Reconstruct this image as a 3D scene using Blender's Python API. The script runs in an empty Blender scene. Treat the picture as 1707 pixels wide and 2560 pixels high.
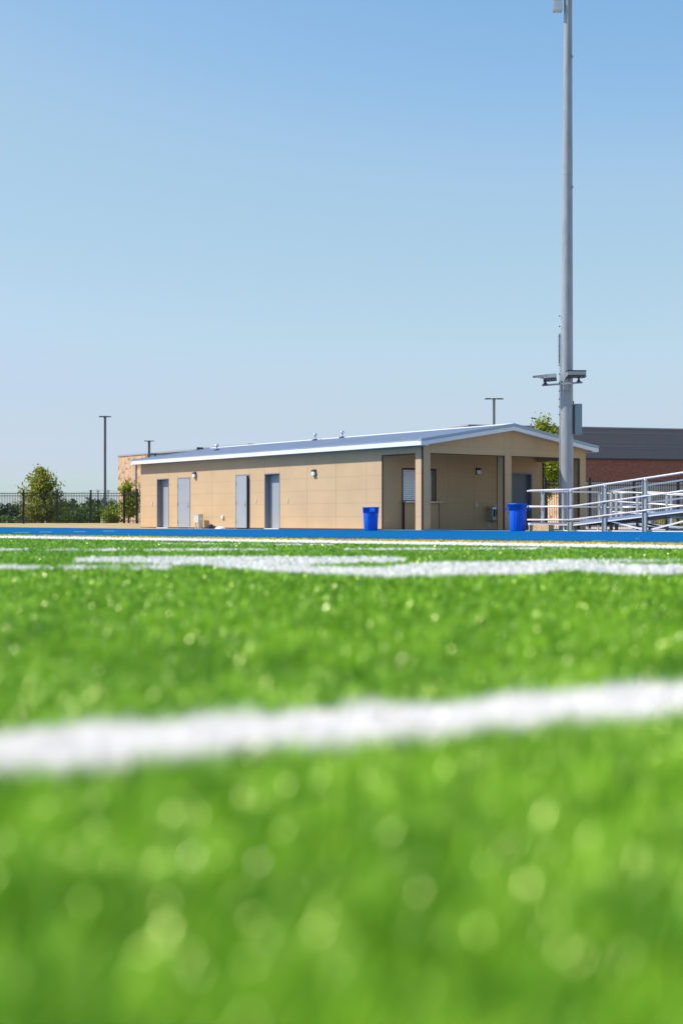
import bpy, math, random
import numpy as np
from mathutils import Vector

R = math.radians
random.seed(7)
rng = np.random.default_rng(11)
scene = bpy.context.scene
col = scene.collection

# ------------------------------------------------------------------ frame of reference
# metres; x right, y away from the camera, z up; z = 0 is the slab, the track and the tips of the turf
F = 3556.0            # 50 mm lens on a 24 x 36 sensor, in pixels of the 1707 x 2560 photograph
CX, HY = 853.5, 1302.0
CH = 0.325            # camera height


def gp(px, py, z=0.0):
    """point of the ground plane seen at a pixel of the photograph"""
    d = (CH - z) * F / (py - HY)
    return ((px - CX) / F * d, d)


# ------------------------------------------------------------------ materials
MATS = {}


def mat(name, color, rough=0.6, metal=0.0, noise=0.0, nscale=8.0, color2=None, bump=0.0, bscale=40.0,
        spec=0.5, emit=None, detail=4.0, stretch=None):
    m = bpy.data.materials.new(name)
    m.use_nodes = True
    nt = m.node_tree
    b = nt.nodes['Principled BSDF']
    b.inputs['Roughness'].default_value = rough
    b.inputs['Metallic'].default_value = metal
    b.inputs['Specular IOR Level'].default_value = spec
    tc = nt.nodes.new('ShaderNodeTexCoord')
    src = tc.outputs['Object']
    if stretch:
        mp = nt.nodes.new('ShaderNodeMapping')
        mp.inputs['Scale'].default_value = stretch
        nt.links.new(src, mp.inputs['Vector'])
        src = mp.outputs['Vector']
    if noise > 0 or color2:
        n = nt.nodes.new('ShaderNodeTexNoise')
        n.inputs['Scale'].default_value = nscale
        n.inputs['Detail'].default_value = detail
        nt.links.new(src, n.inputs['Vector'])
        mr = nt.nodes.new('ShaderNodeMapRange')
        mr.inputs['From Min'].default_value = 0.32
        mr.inputs['From Max'].default_value = 0.68
        nt.links.new(n.outputs['Fac'], mr.inputs['Value'])
        mx = nt.nodes.new('ShaderNodeMix')
        mx.data_type = 'RGBA'
        c2 = color2 or tuple(c * (1 - noise) for c in color)
        mx.inputs['A'].default_value = (*color, 1)
        mx.inputs['B'].default_value = (*c2, 1)
        nt.links.new(mr.outputs['Result'], mx.inputs['Factor'])
        nt.links.new(mx.outputs['Result'], b.inputs['Base Color'])
    else:
        b.inputs['Base Color'].default_value = (*color, 1)
    if bump > 0:
        n2 = nt.nodes.new('ShaderNodeTexNoise')
        n2.inputs['Scale'].default_value = bscale
        n2.inputs['Detail'].default_value = 3
        nt.links.new(src, n2.inputs['Vector'])
        bp = nt.nodes.new('ShaderNodeBump')
        bp.inputs['Strength'].default_value = bump
        bp.inputs['Distance'].default_value = 0.02
        nt.links.new(n2.outputs['Fac'], bp.inputs['Height'])
        nt.links.new(bp.outputs['Normal'], b.inputs['Normal'])
    if emit:
        b.inputs['Emission Color'].default_value = (*emit[:3], 1)
        b.inputs['Emission Strength'].default_value = emit[3]
    MATS[name] = m
    return m


def blade_mat(name, lo, hi, rough=0.32, spec=0.5, patch=0.25, trans=0.25, stint=None):
    """plastic blades; the 'tint' attribute differs from blade to blade"""
    m = bpy.data.materials.new(name)
    m.use_nodes = True
    nt = m.node_tree
    b = nt.nodes['Principled BSDF']
    b.inputs['Roughness'].default_value = rough
    b.inputs['Specular IOR Level'].default_value = spec
    if stint:
        b.inputs['Specular Tint'].default_value = (*stint, 1)
    at = nt.nodes.new('ShaderNodeAttribute')
    at.attribute_name = 'tint'
    tc = nt.nodes.new('ShaderNodeTexCoord')
    n = nt.nodes.new('ShaderNodeTexNoise')
    n.inputs['Scale'].default_value = 5.0
    n.inputs['Detail'].default_value = 3
    nt.links.new(tc.outputs['Object'], n.inputs['Vector'])
    ad = nt.nodes.new('ShaderNodeMath')
    ad.operation = 'MULTIPLY_ADD'
    ad.inputs[1].default_value = patch * 2
    nt.links.new(n.outputs['Fac'], ad.inputs[0])
    nt.links.new(at.outputs['Fac'], ad.inputs[2])
    sb = nt.nodes.new('ShaderNodeMath')
    sb.operation = 'SUBTRACT'
    sb.use_clamp = True
    sb.inputs[1].default_value = patch
    nt.links.new(ad.outputs[0], sb.inputs[0])
    mx = nt.nodes.new('ShaderNodeMix')
    mx.data_type = 'RGBA'
    mx.inputs['A'].default_value = (*lo, 1)
    mx.inputs['B'].default_value = (*hi, 1)
    nt.links.new(sb.outputs[0], mx.inputs['Factor'])
    nt.links.new(mx.outputs['Result'], b.inputs['Base Color'])
    if trans > 0:
        tr = nt.nodes.new('ShaderNodeBsdfTranslucent')
        nt.links.new(mx.outputs['Result'], tr.inputs['Color'])
        ms = nt.nodes.new('ShaderNodeMixShader')
        ms.inputs[0].default_value = trans
        out = nt.nodes['Material Output']
        nt.links.new(b.outputs[0], ms.inputs[1])
        nt.links.new(tr.outputs[0], ms.inputs[2])
        nt.links.new(ms.outputs[0], out.inputs['Surface'])
    return m


def block_mat(name, cols, mortar, bw, bh, msize, rough=0.85, patchy=None):
    """bricks or stone blocks laid in local (x+y, z)"""
    m = bpy.data.materials.new(name)
    m.use_nodes = True
    nt = m.node_tree
    b = nt.nodes['Principled BSDF']
    b.inputs['Roughness'].default_value = rough
    tc = nt.nodes.new('ShaderNodeTexCoord')
    sp = nt.nodes.new('ShaderNodeSeparateXYZ')
    nt.links.new(tc.outputs['Object'], sp.inputs[0])
    a = nt.nodes.new('ShaderNodeMath')
    nt.links.new(sp.outputs['X'], a.inputs[0])
    nt.links.new(sp.outputs['Y'], a.inputs[1])
    cb = nt.nodes.new('ShaderNodeCombineXYZ')
    nt.links.new(a.outputs[0], cb.inputs['X'])
    nt.links.new(sp.outputs['Z'], cb.inputs['Y'])
    br = nt.nodes.new('ShaderNodeTexBrick')
    nt.links.new(cb.outputs[0], br.inputs['Vector'])
    br.inputs['Scale'].default_value = 1.0
    br.inputs['Color1'].default_value = (*cols[0], 1)
    br.inputs['Color2'].default_value = (*cols[1], 1)
    br.inputs['Mortar'].default_value = (*mortar, 1)
    br.inputs['Mortar Size'].default_value = msize
    br.inputs['Brick Width'].default_value = bw
    br.inputs['Row Height'].default_value = bh
    outc = br.outputs['Color']
    if patchy:
        n = nt.nodes.new('ShaderNodeTexVoronoi')
        n.inputs['Scale'].default_value = patchy[1]
        nt.links.new(cb.outputs[0], n.inputs['Vector'])
        n2 = nt.nodes.new('ShaderNodeTexNoise')
        n2.inputs['Scale'].default_value = patchy[1] * 0.8
        n2.inputs['Detail'].default_value = 5
        nt.links.new(cb.outputs[0], n2.inputs['Vector'])
        r_ = nt.nodes.new('ShaderNodeMapRange')
        r_.inputs['From Min'].default_value = patchy[2]
        r_.inputs['From Max'].default_value = patchy[2] + 0.08
        nt.links.new(n2.outputs['Fac'], r_.inputs['Value'])
        mx = nt.nodes.new('ShaderNodeMix')
        mx.data_type = 'RGBA'
        nt.links.new(outc, mx.inputs['A'])
        mx.inputs['B'].default_value = (*patchy[0], 1)
        nt.links.new(r_.outputs['Result'], mx.inputs['Factor'])
        outc = mx.outputs['Result']
    nt.links.new(outc, b.inputs['Base Color'])
    return m


TAN = mat('tan panel', (0.60, 0.412, 0.222), 0.8, noise=0.10, nscale=0.9, bump=0.15, bscale=60)
JOINT = mat('panel joint', (0.48, 0.33, 0.18), 0.9)
BROWN = mat('dark brown strip', (0.075, 0.045, 0.04), 0.5, spec=0.3)  # one dark brown for the edge strips and the window frame
WHITE = mat('white fascia', (0.80, 0.80, 0.79), 0.5, noise=0.05, nscale=2)
FLASH = mat('grey blue flashing', (0.33, 0.40, 0.47), 0.4, metal=0.3)
ROOF = mat('galvanised roofing', (0.50, 0.54, 0.60), 0.42, metal=0.75, noise=0.12, nscale=0.7)
DOOR = mat('grey door paint', (0.34, 0.365, 0.375), 0.45, noise=0.04, nscale=2)
FRAME = mat('grey frame paint', (0.23, 0.235, 0.26), 0.5)
DARK = mat('near black', (0.01, 0.01, 0.012), 0.9)
STEEL = mat('brushed steel', (0.62, 0.63, 0.65), 0.3, metal=0.9)
SHUT = mat('white slat shutter', (0.90, 0.92, 0.93), 0.35, metal=0.3)
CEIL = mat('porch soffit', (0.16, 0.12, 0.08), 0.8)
CONC = mat('pale concrete', (0.48, 0.41, 0.31), 0.9, noise=0.15, nscale=1.5, bump=0.1)
GALV = mat('galvanised steel', (0.38, 0.39, 0.395), 0.36, metal=0.1, noise=0.2, nscale=5, stretch=(1, 1, 0.3))
ALU = mat('mill aluminium', (0.88, 0.84, 0.82), 0.36, metal=0.3, noise=0.06, nscale=6)
ALUPOST = mat('grey aluminium post', (0.38, 0.40, 0.40), 0.42, metal=0.4, noise=0.08, nscale=6)
PLANK = mat('ramp plank', (0.45, 0.43, 0.39), 0.55, metal=0.2, noise=0.1, nscale=9)
LAMPG = mat('grey luminaire', (0.25, 0.26, 0.28), 0.45, metal=0.2)
LAMPD = mat('dark bracket', (0.05, 0.055, 0.065), 0.5)
LENS = mat('frosted lens', (0.75, 0.76, 0.78), 0.3)
LIGHTPOLE = mat('dark bronze pole', (0.17, 0.17, 0.175), 0.45)
FENCE = mat('black powder coat', (0.012, 0.013, 0.015), 0.45)
BLUE = mat('blue plastic', (0.004, 0.13, 0.70), 0.5, noise=0.08, nscale=4)
BLACKP = mat('black print', (0.01, 0.01, 0.02), 0.6)
WOOD = mat('pale timber', (0.70, 0.46, 0.24), 0.8, color2=(0.46, 0.27, 0.12), nscale=6, stretch=(8, 1, 8))
CABINET = mat('grey green cabinet', (0.24, 0.31, 0.33), 0.5, noise=0.06, nscale=4)
METER = mat('beige meter box', (0.56, 0.54, 0.49), 0.5)
CLOTHB = mat('black fabric', (0.012, 0.012, 0.018), 0.9)
CLOTHW = mat('white cloth', (0.75, 0.75, 0.76), 0.9)
BARK = mat('bark', (0.10, 0.075, 0.05), 0.9, noise=0.3, nscale=20)
BRICK = block_mat('red brown brick', [(0.48, 0.155, 0.09), (0.35, 0.10, 0.06)], (0.38, 0.18, 0.11), 0.21, 0.075, 0.008)
STONE = block_mat('sandstone blocks', [(0.70, 0.46, 0.27), (0.60, 0.35, 0.19)], (0.60, 0.47, 0.34), 0.62, 0.31, 0.015,
                  patchy=((0.34, 0.16, 0.07), 1.8, 0.535))
STONEP = block_mat('pale limestone base', [(0.74, 0.58, 0.42), (0.66, 0.51, 0.36)], (0.55, 0.44, 0.33), 0.8, 0.3, 0.012)
CLAD = mat('charcoal metal cladding', (0.23, 0.195, 0.19), 0.55, noise=0.06, nscale=0.5)
CLADL = mat('pale cladding rib', (0.30, 0.27, 0.28), 0.5)
CLADG = mat('grey green cladding', (0.27, 0.28, 0.27), 0.6, noise=0.05, nscale=0.5)
COPE = mat('coping metal', (0.36, 0.36, 0.35), 0.5)
DRY = mat('dry grass soil', (0.50, 0.34, 0.13), 0.95, color2=(0.36, 0.25, 0.09), nscale=1.2, bump=0.6, bscale=6, detail=8)
ASPH = mat('asphalt', (0.055, 0.06, 0.068), 0.9, noise=0.2, nscale=0.5)


# ------------------------------------------------------------------ mesh collector
class MB:
    def __init__(self):
        self.v, self.f, self.mi = [], [], []

    def face(self, pts, mi=0):
        n = len(self.v)
        self.v += [tuple(p) for p in pts]
        self.f.append(tuple(range(n, n + len(pts))))
        self.mi.append(mi)

    def box(self, x0, x1, y0, y1, z0, z1, mi=0):
        n = len(self.v)
        self.v += [(x0, y0, z0), (x1, y0, z0), (x1, y1, z0), (x0, y1, z0),
                   (x0, y0, z1), (x1, y0, z1), (x1, y1, z1), (x0, y1, z1)]
        for q in ((0, 3, 2, 1), (4, 5, 6, 7), (0, 1, 5, 4), (1, 2, 6, 5), (2, 3, 7, 6), (3, 0, 4, 7)):
            self.f.append(tuple(n + i for i in q))
            self.mi.append(mi)

    def prism(self, poly, fn, a, b, mi=0):
        """poly of 2-D points (anticlockwise seen from b), fn(p, t) -> 3-D, from t=a to t=b"""
        n = len(self.v)
        k = len(poly)
        self.v += [fn(p, a) for p in poly] + [fn(p, b) for p in poly]
        self.f.append(tuple(n + i for i in reversed(range(k))))
        self.f.append(tuple(n + k + i for i in range(k)))
        self.mi += [mi, mi]
        for i in range(k):
            j = (i + 1) % k
            self.f.append((n + i, n + j, n + k + j, n + k + i))
            self.mi.append(mi)

    def tube(self, p0, p1, r0, r1=None, seg=12, mi=0, caps=True):
        r1 = r0 if r1 is None else r1
        p0, p1 = Vector(p0), Vector(p1)
        d = (p1 - p0).normalized()
        a = d.orthogonal().normalized()
        b = d.cross(a)
        n = len(self.v)
        for p, r in ((p0, r0), (p1, r1)):
            for i in range(seg):
                t = 2 * math.pi * i / seg
                self.v.append(tuple(p + r * (math.cos(t) * a + math.sin(t) * b)))
        for i in range(seg):
            j = (i + 1) % seg
            self.f.append((n + i, n + j, n + seg + j, n + seg + i))
            self.mi.append(mi)
        if caps:
            self.f.append(tuple(n + i for i in reversed(range(seg))))
            self.f.append(tuple(n + seg + i for i in range(seg)))
            self.mi += [mi, mi]

    def beam(self, p0, p1, w, h, mi=0):
        """rectangular bar between two points; w across, h in the vertical plane"""
        p0, p1 = Vector(p0), Vector(p1)
        d = (p1 - p0).normalized()
        up = Vector((0, 0, 1)) if abs(d.z) < 0.95 else Vector((0, 1, 0))
        s = d.cross(up).normalized()
        u = s.cross(d)
        n = len(self.v)
        for p in (p0, p1):
            for a, b in ((-1, -1), (1, -1), (1, 1), (-1, 1)):
                self.v.append(tuple(p + s * a * w / 2 + u * b * h / 2))
        for q in ((0, 1, 2, 3), (7, 6, 5, 4), (0, 4, 5, 1), (1, 5, 6, 2), (2, 6, 7, 3), (3, 7, 4, 0)):
            self.f.append(tuple(n + i for i in q))
            self.mi.append(mi)

    def lathe(self, c, prof, seg=24, mi=0, capb=True, capt=True):
        n = len(self.v)
        for r, z in prof:
            for i in range(seg):
                t = 2 * math.pi * i / seg
                self.v.append((c[0] + r * math.cos(t), c[1] + r * math.sin(t), c[2] + z))
        for k in range(len(prof) - 1):
            for i in range(seg):
                j = (i + 1) % seg
                self.f.append((n + k * seg + i, n + k * seg + j, n + (k + 1) * seg + j, n + (k + 1) * seg + i))
                self.mi.append(mi)
        if capb:
            self.f.append(tuple(n + i for i in reversed(range(seg))))
            self.mi.append(mi)
        if capt:
            m_ = n + (len(prof) - 1) * seg
            self.f.append(tuple(m_ + i for i in range(seg)))
            self.mi.append(mi)

    def build(self, name, mats, parent=None, smooth=False, bevel=0.0):
        me = bpy.data.meshes.new(name)
        me.from_pydata(self.v, [], self.f)
        if not isinstance(mats, (list, tuple)):
            mats = [mats]
        for m in mats:
            me.materials.append(m)
        me.polygons.foreach_set('material_index', self.mi)
        if smooth:
            me.polygons.foreach_set('use_smooth', [len(f) <= 4 for f in self.f])
        me.update()
        o = bpy.data.objects.new(name, me)
        col.objects.link(o)
        if parent:
            o.parent = parent
        if bevel:
            bv = o.modifiers.new('bevel', 'BEVEL')
            bv.width = bevel
            bv.segments = 2
            bv.limit_method = 'ANGLE'
        return o


def tag(o, label=None, cat=None, group=None, kind=None):
    if label:
        o['label'] = label
    if cat:
        o['category'] = cat
    if group:
        o['group'] = group
    if kind:
        o['kind'] = kind
    return o


def empty(name, loc, rz=0.0, label=None, cat=None, group=None):
    o = bpy.data.objects.new(name, None)
    o.empty_display_size = 0.3
    col.objects.link(o)
    o.location = loc
    o.rotation_euler = (0, 0, rz)
    return tag(o, label, cat, group)


def copy_tree(o, parent=None):
    c = o.copy()
    col.objects.link(c)
    if parent:
        c.parent = parent
    for ch in list(o.children):
        copy_tree(ch, c)
    return c


def np_mesh(name, verts, loops, sizes, mats, mi=None, tint=None, parent=None):
    me = bpy.data.meshes.new(name)
    me.vertices.add(len(verts))
    me.vertices.foreach_set('co', verts.astype(np.float32).ravel())
    me.loops.add(len(loops))
    me.loops.foreach_set('vertex_index', loops.astype(np.int32))
    me.polygons.add(len(sizes))
    starts = np.concatenate([[0], np.cumsum(sizes)[:-1]])
    me.polygons.foreach_set('loop_start', starts.astype(np.int32))
    me.polygons.foreach_set('loop_total', sizes.astype(np.int32))
    for m in mats:
        me.materials.append(m)
    if mi is not None:
        me.polygons.foreach_set('material_index', mi.astype(np.int32))
    if tint is not None:
        at = me.attributes.new('tint', 'FLOAT', 'POINT')
        at.data.foreach_set('value', tint.astype(np.float32))
    me.update(calc_edges=True)
    o = bpy.data.objects.new(name, me)
    col.objects.link(o)
    if parent:
        o.parent = parent
    return o


# ------------------------------------------------------------------ ground
def zbase(d):
    """sheet under the blades: 3 cm down near the middle of the field, flush near the sideline"""
    return -0.032 + 0.026 * np.clip((np.asarray(d, float) - 4.0) / 10.0, 0, 1)


def line_through(a, b):
    return (a, b)


TN = (gp(0, 1334.6), gp(1707, 1356))           # near edge of the track
dirn = Vector((TN[1][0] - TN[0][0], TN[1][1] - TN[0][1])).normalized()


def along(base, t, off=0.0):
    """point t metres along the track direction from base, off metres away from the camera"""
    nrm = Vector((-dirn.y, dirn.x))
    if nrm.y < 0:
        nrm = -nrm
    return (base[0] + dirn.x * t + nrm.x * off, base[1] + dirn.y * t + nrm.y * off)


# far-off ground
g = MB()
g.face([(-900, -60, -0.9), (900, -60, -0.9), (900, 1500, -0.9), (-900, 1500, -0.9)])
tag(g.build('ground', mat('far meadow', (0.13, 0.14, 0.06), 0.95, noise=0.3, nscale=0.02)), kind='structure')

# turf base: grid that follows zbase, up to the near edge of the track
pa, pb = along(TN[0], -60), along(TN[1], 40)
m_near = (pb[1] - pa[1]) / (pb[0] - pa[0])
c_near = pa[1] - m_near * pa[0]
g = MB()
xs = np.concatenate([np.arange(-60, -8, 4), np.arange(-8, 9, 1.0), np.arange(12, 26, 3)])
for i in range(len(xs) - 1):
    cols_ = []
    for x in (xs[i], xs[i + 1]):
        ye = m_near * x + c_near
        ys = [-12, 0, 2, 4, 6, 8, 10, 12, 14]
        ys = [y for y in ys if y < ye - 0.5] + [ye]
        while len(ys) < 10:
            ys.append(ye)
        cols_.append([(x, y, float(zbase(y))) for y in ys])
    for k in range(9):
        a, b, c, d_ = cols_[0][k], cols_[1][k], cols_[1][k + 1], cols_[0][k + 1]
        pts = [a, b, c, d_]
        uniq = []
        for p in pts:
            if p not in uniq:
                uniq.append(p)
        if len(uniq) >= 3:
            g.face(uniq)
TURF = mat('turf backing', (0.065, 0.20, 0.018), 0.85, color2=(0.04, 0.13, 0.012), nscale=30, bump=0.8, bscale=90, detail=6)
tag(g.build('turf_field', TURF), kind='structure')

# running track with lane lines (a real surface with painted stripes parallel to its edge)
far = [gp(-60, 1317.0), gp(0, 1317.6), gp(350, 1321.7), gp(700, 1323.4), gp(1053, 1326.0), gp(1400, 1327.8), gp(1707, 1329.5), gp(2000, 1331.0)]
near = [pa, along(TN[0], -20), along(TN[0], 0), along(TN[0], 6), along(TN[0], 12), TN[1], along(TN[1], 10), pb]
far = [(-70.0, 122.0)] + far[1:-1] + [(40.0, far[-1][1] - 22)]
TRACKM = mat('blue track surface', (0.0, 0.12, 0.31), 1.0, color2=(0.0, 0.10, 0.27), nscale=3, bump=0.3, bscale=200, spec=0.03)
g = MB()
for i in range(len(far) - 1):
    g.face([(*near[i], 0.0), (*near[i + 1], 0.0), (*far[i + 1], 0.0), (*far[i], 0.0)])
tag(g.build('running_track', TRACKM), kind='structure')
LANE = mat('pale lane paint', (0.08, 0.26, 0.46), 0.9, noise=0.3, nscale=2, spec=0.05)
LANEW = mat('white lane paint', (0.16, 0.33, 0.50), 0.8, noise=0.2, nscale=2)
g = MB()
for k in range(1, 9):
    a, b = along(TN[0], -25, 1.1 * k), along(TN[1], 12, 1.1 * k)
    a2, b2 = along(TN[0], -25, 1.1 * k + 0.06), along(TN[1], 12, 1.1 * k + 0.06)
    g.face([(*a, 0.004), (*b, 0.004), (*b2, 0.004), (*a2, 0.004)])
tag(g.build('lane_lines', LANE), kind='structure')
g = MB()
for px, py, w in ((55, 1332, 40), (115, 1330.5, 30), (200, 1329.6, 30), (272, 1328, 28), (1592, 1347.8, 9), (1500, 1352.5, 40)):
    a, b = gp(px - w / 2, py - 0.5), gp(px + w / 2, py - 0.5 + w * 0.004)
    c, d_ = gp(px + w / 2, py + 0.5 + w * 0.004), gp(px - w / 2, py + 0.5)
    g.face([(*d_, 0.006), (*c, 0.006), (*b, 0.006), (*a, 0.006)])
tag(g.build('lane_marks', LANEW), kind='structure')

# concrete apron under and around the building and ramp (a sheet 4 mm under the track edge level)
ap = [(-13.4, 68.5), (-9.3, 62.5), (2.0, 44.0), (14.0, 29.0), (60, 20.0), (60, 62.0), (10.0, 62.0), (-8.0, 70.0)]
g = MB()
g.face([(x, y, -0.006) for x, y in ap])
tag(g.build('concrete_apron', CONC), kind='structure')
g = MB()
g.face([(x, y, -0.05) for x, y in [(-60, 30), (-20, 14), (26, -12), (90, -12), (90, 90), (-90, 90)]])
tag(g.build('ground_fill', CONC), kind='structure')

# bank of dry grass left of the building, rising to the fence
g = MB()
xs = list(np.arange(-72, -7, 0.8))


def ye_(x):
    P = far
    for i in range(len(P) - 1):
        if P[i][0] <= x <= P[i + 1][0]:
            t = (x - P[i][0]) / (P[i + 1][0] - P[i][0])
            return P[i][1] + t * (P[i + 1][1] - P[i][1])
    return P[0][1]


rows = 16
pts = []
for x in xs:
    y0 = ye_(x) + 0.1
    y1 = max(84.0, y0 + 6)
    fac = min(1, max(0, (-7.5 - x) / 3.5))
    colp = []
    for k in range(rows + 1):
        t = k / rows
        y = y0 + (y1 - y0) * t
        h = 0.185 * min(1, t * 1.5) + random.uniform(-0.012, 0.012) * (k > 0)
        colp.append((x, y, -0.004 + fac * h if x < -7.6 else -0.012))
    pts.append(colp)
for i in range(len(xs) - 1):
    for k in range(rows):
        g.face([pts[i][k], pts[i + 1][k], pts[i + 1][k + 1], pts[i][k + 1]])
o = g.build('dry_grass_bank', DRY)
tag(o, kind='structure')
o.data.polygons.foreach_set('use_smooth', [True] * len(o.data.polygons))

# car park and verge beyond the fence
g = MB()
g.face([(-120, 92, -0.25), (60, 92, -0.25), (60, 150, -0.25), (-120, 150, -0.25)])
tag(g.build('car_park', ASPH), kind='structure')
g = MB()
g.box(-120, -10, 84.2, 92, -0.5, 0.10)
tag(g.build('verge', mat('verge grass', (0.16, 0.15, 0.06), 0.95, noise=0.4, nscale=0.8)), kind='structure')
g = MB()
g.box(-60, -14, 92.0, 92.25, -0.26, -0.02)
tag(g.build('kerb', CONC), kind='structure')


# ------------------------------------------------------------------ turf markings and blades
def P(*pts):
    return [gp(x, y) for x, y in pts]


side = P((-420, 1333.4), (2127, 1369.3), (2127, 1377.4), (-420, 1338.2))
yellow = P((-420, 1331.3), (2127, 1363.3), (2127, 1368.1), (-420, 1333.1))
marks = [
    # (object name, polygon, colour)
    ('sideline', side, 'w'),
    ('boundary_line', yellow, 'y'),
    ('yard_line', P((-500, 1866), (0, 1830), (853, 1769), (1707, 1704), (2500, 1648), (2500, 1706),
                    (1707, 1774), (853, 1850), (0, 1918), (-500, 1964)), 'w'),
    ('hash_line', P((-300, 1371.6), (300, 1371.6), (700, 1371.8), (700, 1375.2), (300, 1376.4), (-300, 1376.6)), 'd'),
    ('hash_line', P((860, 1370.6), (1200, 1369.6), (1420, 1368.6), (1420, 1371.6), (1200, 1373.6), (860, 1374.6)), 'd'),
    ('hash_line', P((400, 1357.4), (830, 1361.0), (830, 1362.6), (400, 1359.4)), 'd'),
    ('painted_numeral', P((186, 1393.5), (340, 1391.5), (440, 1391), (640, 1390.5), (800, 1391.5), (960, 1391),
                          (1015, 1395), (1010, 1402), (960, 1405), (900, 1405), (850, 1407.5), (760, 1411), (640, 1412),
                          (540, 1411), (430, 1410), (340, 1405), (190, 1404.5)), 'w'),
    ('painted_numeral', P((535, 1409), (640, 1411.5), (760, 1413.5), (850, 1417), (960, 1417.8), (985, 1413),
                          (1030, 1408), (1107, 1404.5), (1200, 1404.5), (1300, 1403.5), (1390, 1402), (1470, 1404),
                          (1530, 1407.5), (1610, 1411), (1707, 1412), (2100, 1414), (2100, 1435), (1707, 1433),
                          (1570, 1434), (1500, 1430), (1440, 1424), (1390, 1424), (1340, 1433), (1200, 1434),
                          (1107, 1436), (1010, 1440), (930, 1440), (870, 1434), (760, 1431), (690, 1428), (620, 1421),
                          (540, 1418)), 'w'),
    ('yard_line', P((-300, 1413.5), (186, 1413.5), (430, 1411.5), (430, 1420.5), (186, 1421.5), (-300, 1420)), 'd'),
    ('yard_line', P((1380, 1398.5), (1500, 1399), (2100, 1399), (2100, 1403.5), (1500, 1403.5), (1380, 1402)), 'd'),
]


def inside(poly, x, y):
    r = np.zeros(len(x), bool)
    n = len(poly)
    for i in range(n):
        x0, y0 = poly[i]
        x1, y1 = poly[(i + 1) % n]
        if y0 == y1:
            continue
        c = ((y0 > y) != (y1 > y)) & (x < (x1 - x0) * (y - y0) / (y1 - y0) + x0)
        r ^= c
    return r


def sample_blades():
    # density per square metre falls with distance as the blades get wider
    N0, DK = 15000.0, 2.3
    ds = np.linspace(0.45, 40, 4000)
    rho = np.where(ds < DK, N0, N0 * (DK / ds) ** 1.85)
    wid = 2 * (0.25 * ds + 1.2)
    cdf = np.cumsum(rho * wid) * (ds[1] - ds[0])
    n = int(cdf[-1])
    u = rng.random(n) * cdf[-1]
    d = np.interp(u, cdf, ds)
    w = 0.25 * d + 1.2
    x = (rng.random(n) * 2 - 1) * w
    keep = d < (m_near * x + c_near) - 0.12
    return x[keep], d[keep]


def vnoise(x, y, cell, seed):
    g_ = np.random.default_rng(seed).random((256, 256))
    u, v = x / cell + 1000.3, y / cell + 1000.7
    i, j = np.floor(u).astype(int), np.floor(v).astype(int)
    a_, b_ = u - i, v - j
    a_, b_ = a_ * a_ * (3 - 2 * a_), b_ * b_ * (3 - 2 * b_)
    i0, i1, j0, j1 = i % 256, (i + 1) % 256, j % 256, (j + 1) % 256
    return (g_[i0, j0] * (1 - a_) + g_[i1, j0] * a_) * (1 - b_) + (g_[i0, j1] * (1 - a_) + g_[i1, j1] * a_) * b_


def blades_mesh(name, x, y, mats, mi, hmul=1.0, tint=None, lm_=0.40):
    n = len(x)
    d = np.maximum(y, 0.5)
    zb = zbase(y)
    wdt = 0.0028 * np.maximum(1, d / 2.3) ** 0.88 * rng.uniform(0.7, 1.4, n)
    L = (-zb + rng.normal(0.006, 0.005, n)) * hmul
    L = np.maximum(L, 0.01) * 1.12 * (0.72 + 0.55 * vnoise(x, y, 0.05, 7))
    az = rng.random(n) * 2 * np.pi
    nap = rng.random(n) < 0.38          # part of the nap leans one way, aimed to glint the sun at the camera
    az = np.where(nap, rng.normal(0.98, 0.55, n), az)
    lean = np.abs(rng.normal(lm_, 0.32, n))
    faceaz = az + rng.normal(0, 1, n) * np.where(nap, 0.3, 0.5) + np.pi / 2
    dx, dy = np.cos(az), np.sin(az)
    wx, wy = np.cos(faceaz) * wdt / 2, np.sin(faceaz) * wdt / 2
    segs = [(0.0, 1.0, 0.0), (0.55, 0.85, 0.45), (1.0, 0.25, 1.35)]
    V = np.zeros((n, 6, 3))
    zz = np.zeros(n)
    ox = np.zeros(n)
    prev = 0.0
    for k, (t, wm, lm) in enumerate(segs):
        dl = (t - prev) * L
        ang = lean * (lm if k else 0)
        ox = ox + dl * np.sin(ang)
        zz = zz + dl * np.cos(ang)
        prev = t
        for s, sg in ((0, -1), (1, 1)):
            V[:, 2 * k + s, 0] = x + dx * ox + sg * wx * wm
            V[:, 2 * k + s, 1] = y + dy * ox + sg * wy * wm
            V[:, 2 * k + s, 2] = zb - 0.002 + zz
    base = np.arange(n)[:, None] * 6
    quads = np.concatenate([base + np.array([0, 1, 3, 2]), base + np.array([2, 3, 5, 4])], axis=1).reshape(-1)
    sizes = np.full(n * 2, 4)
    if tint is None:
        tint = rng.random(n)
    return np_mesh(name, V.reshape(-1, 3), quads, sizes, mats, np.repeat(mi, 2) if mi is not None else None, np.repeat(tint, 6))


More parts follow.
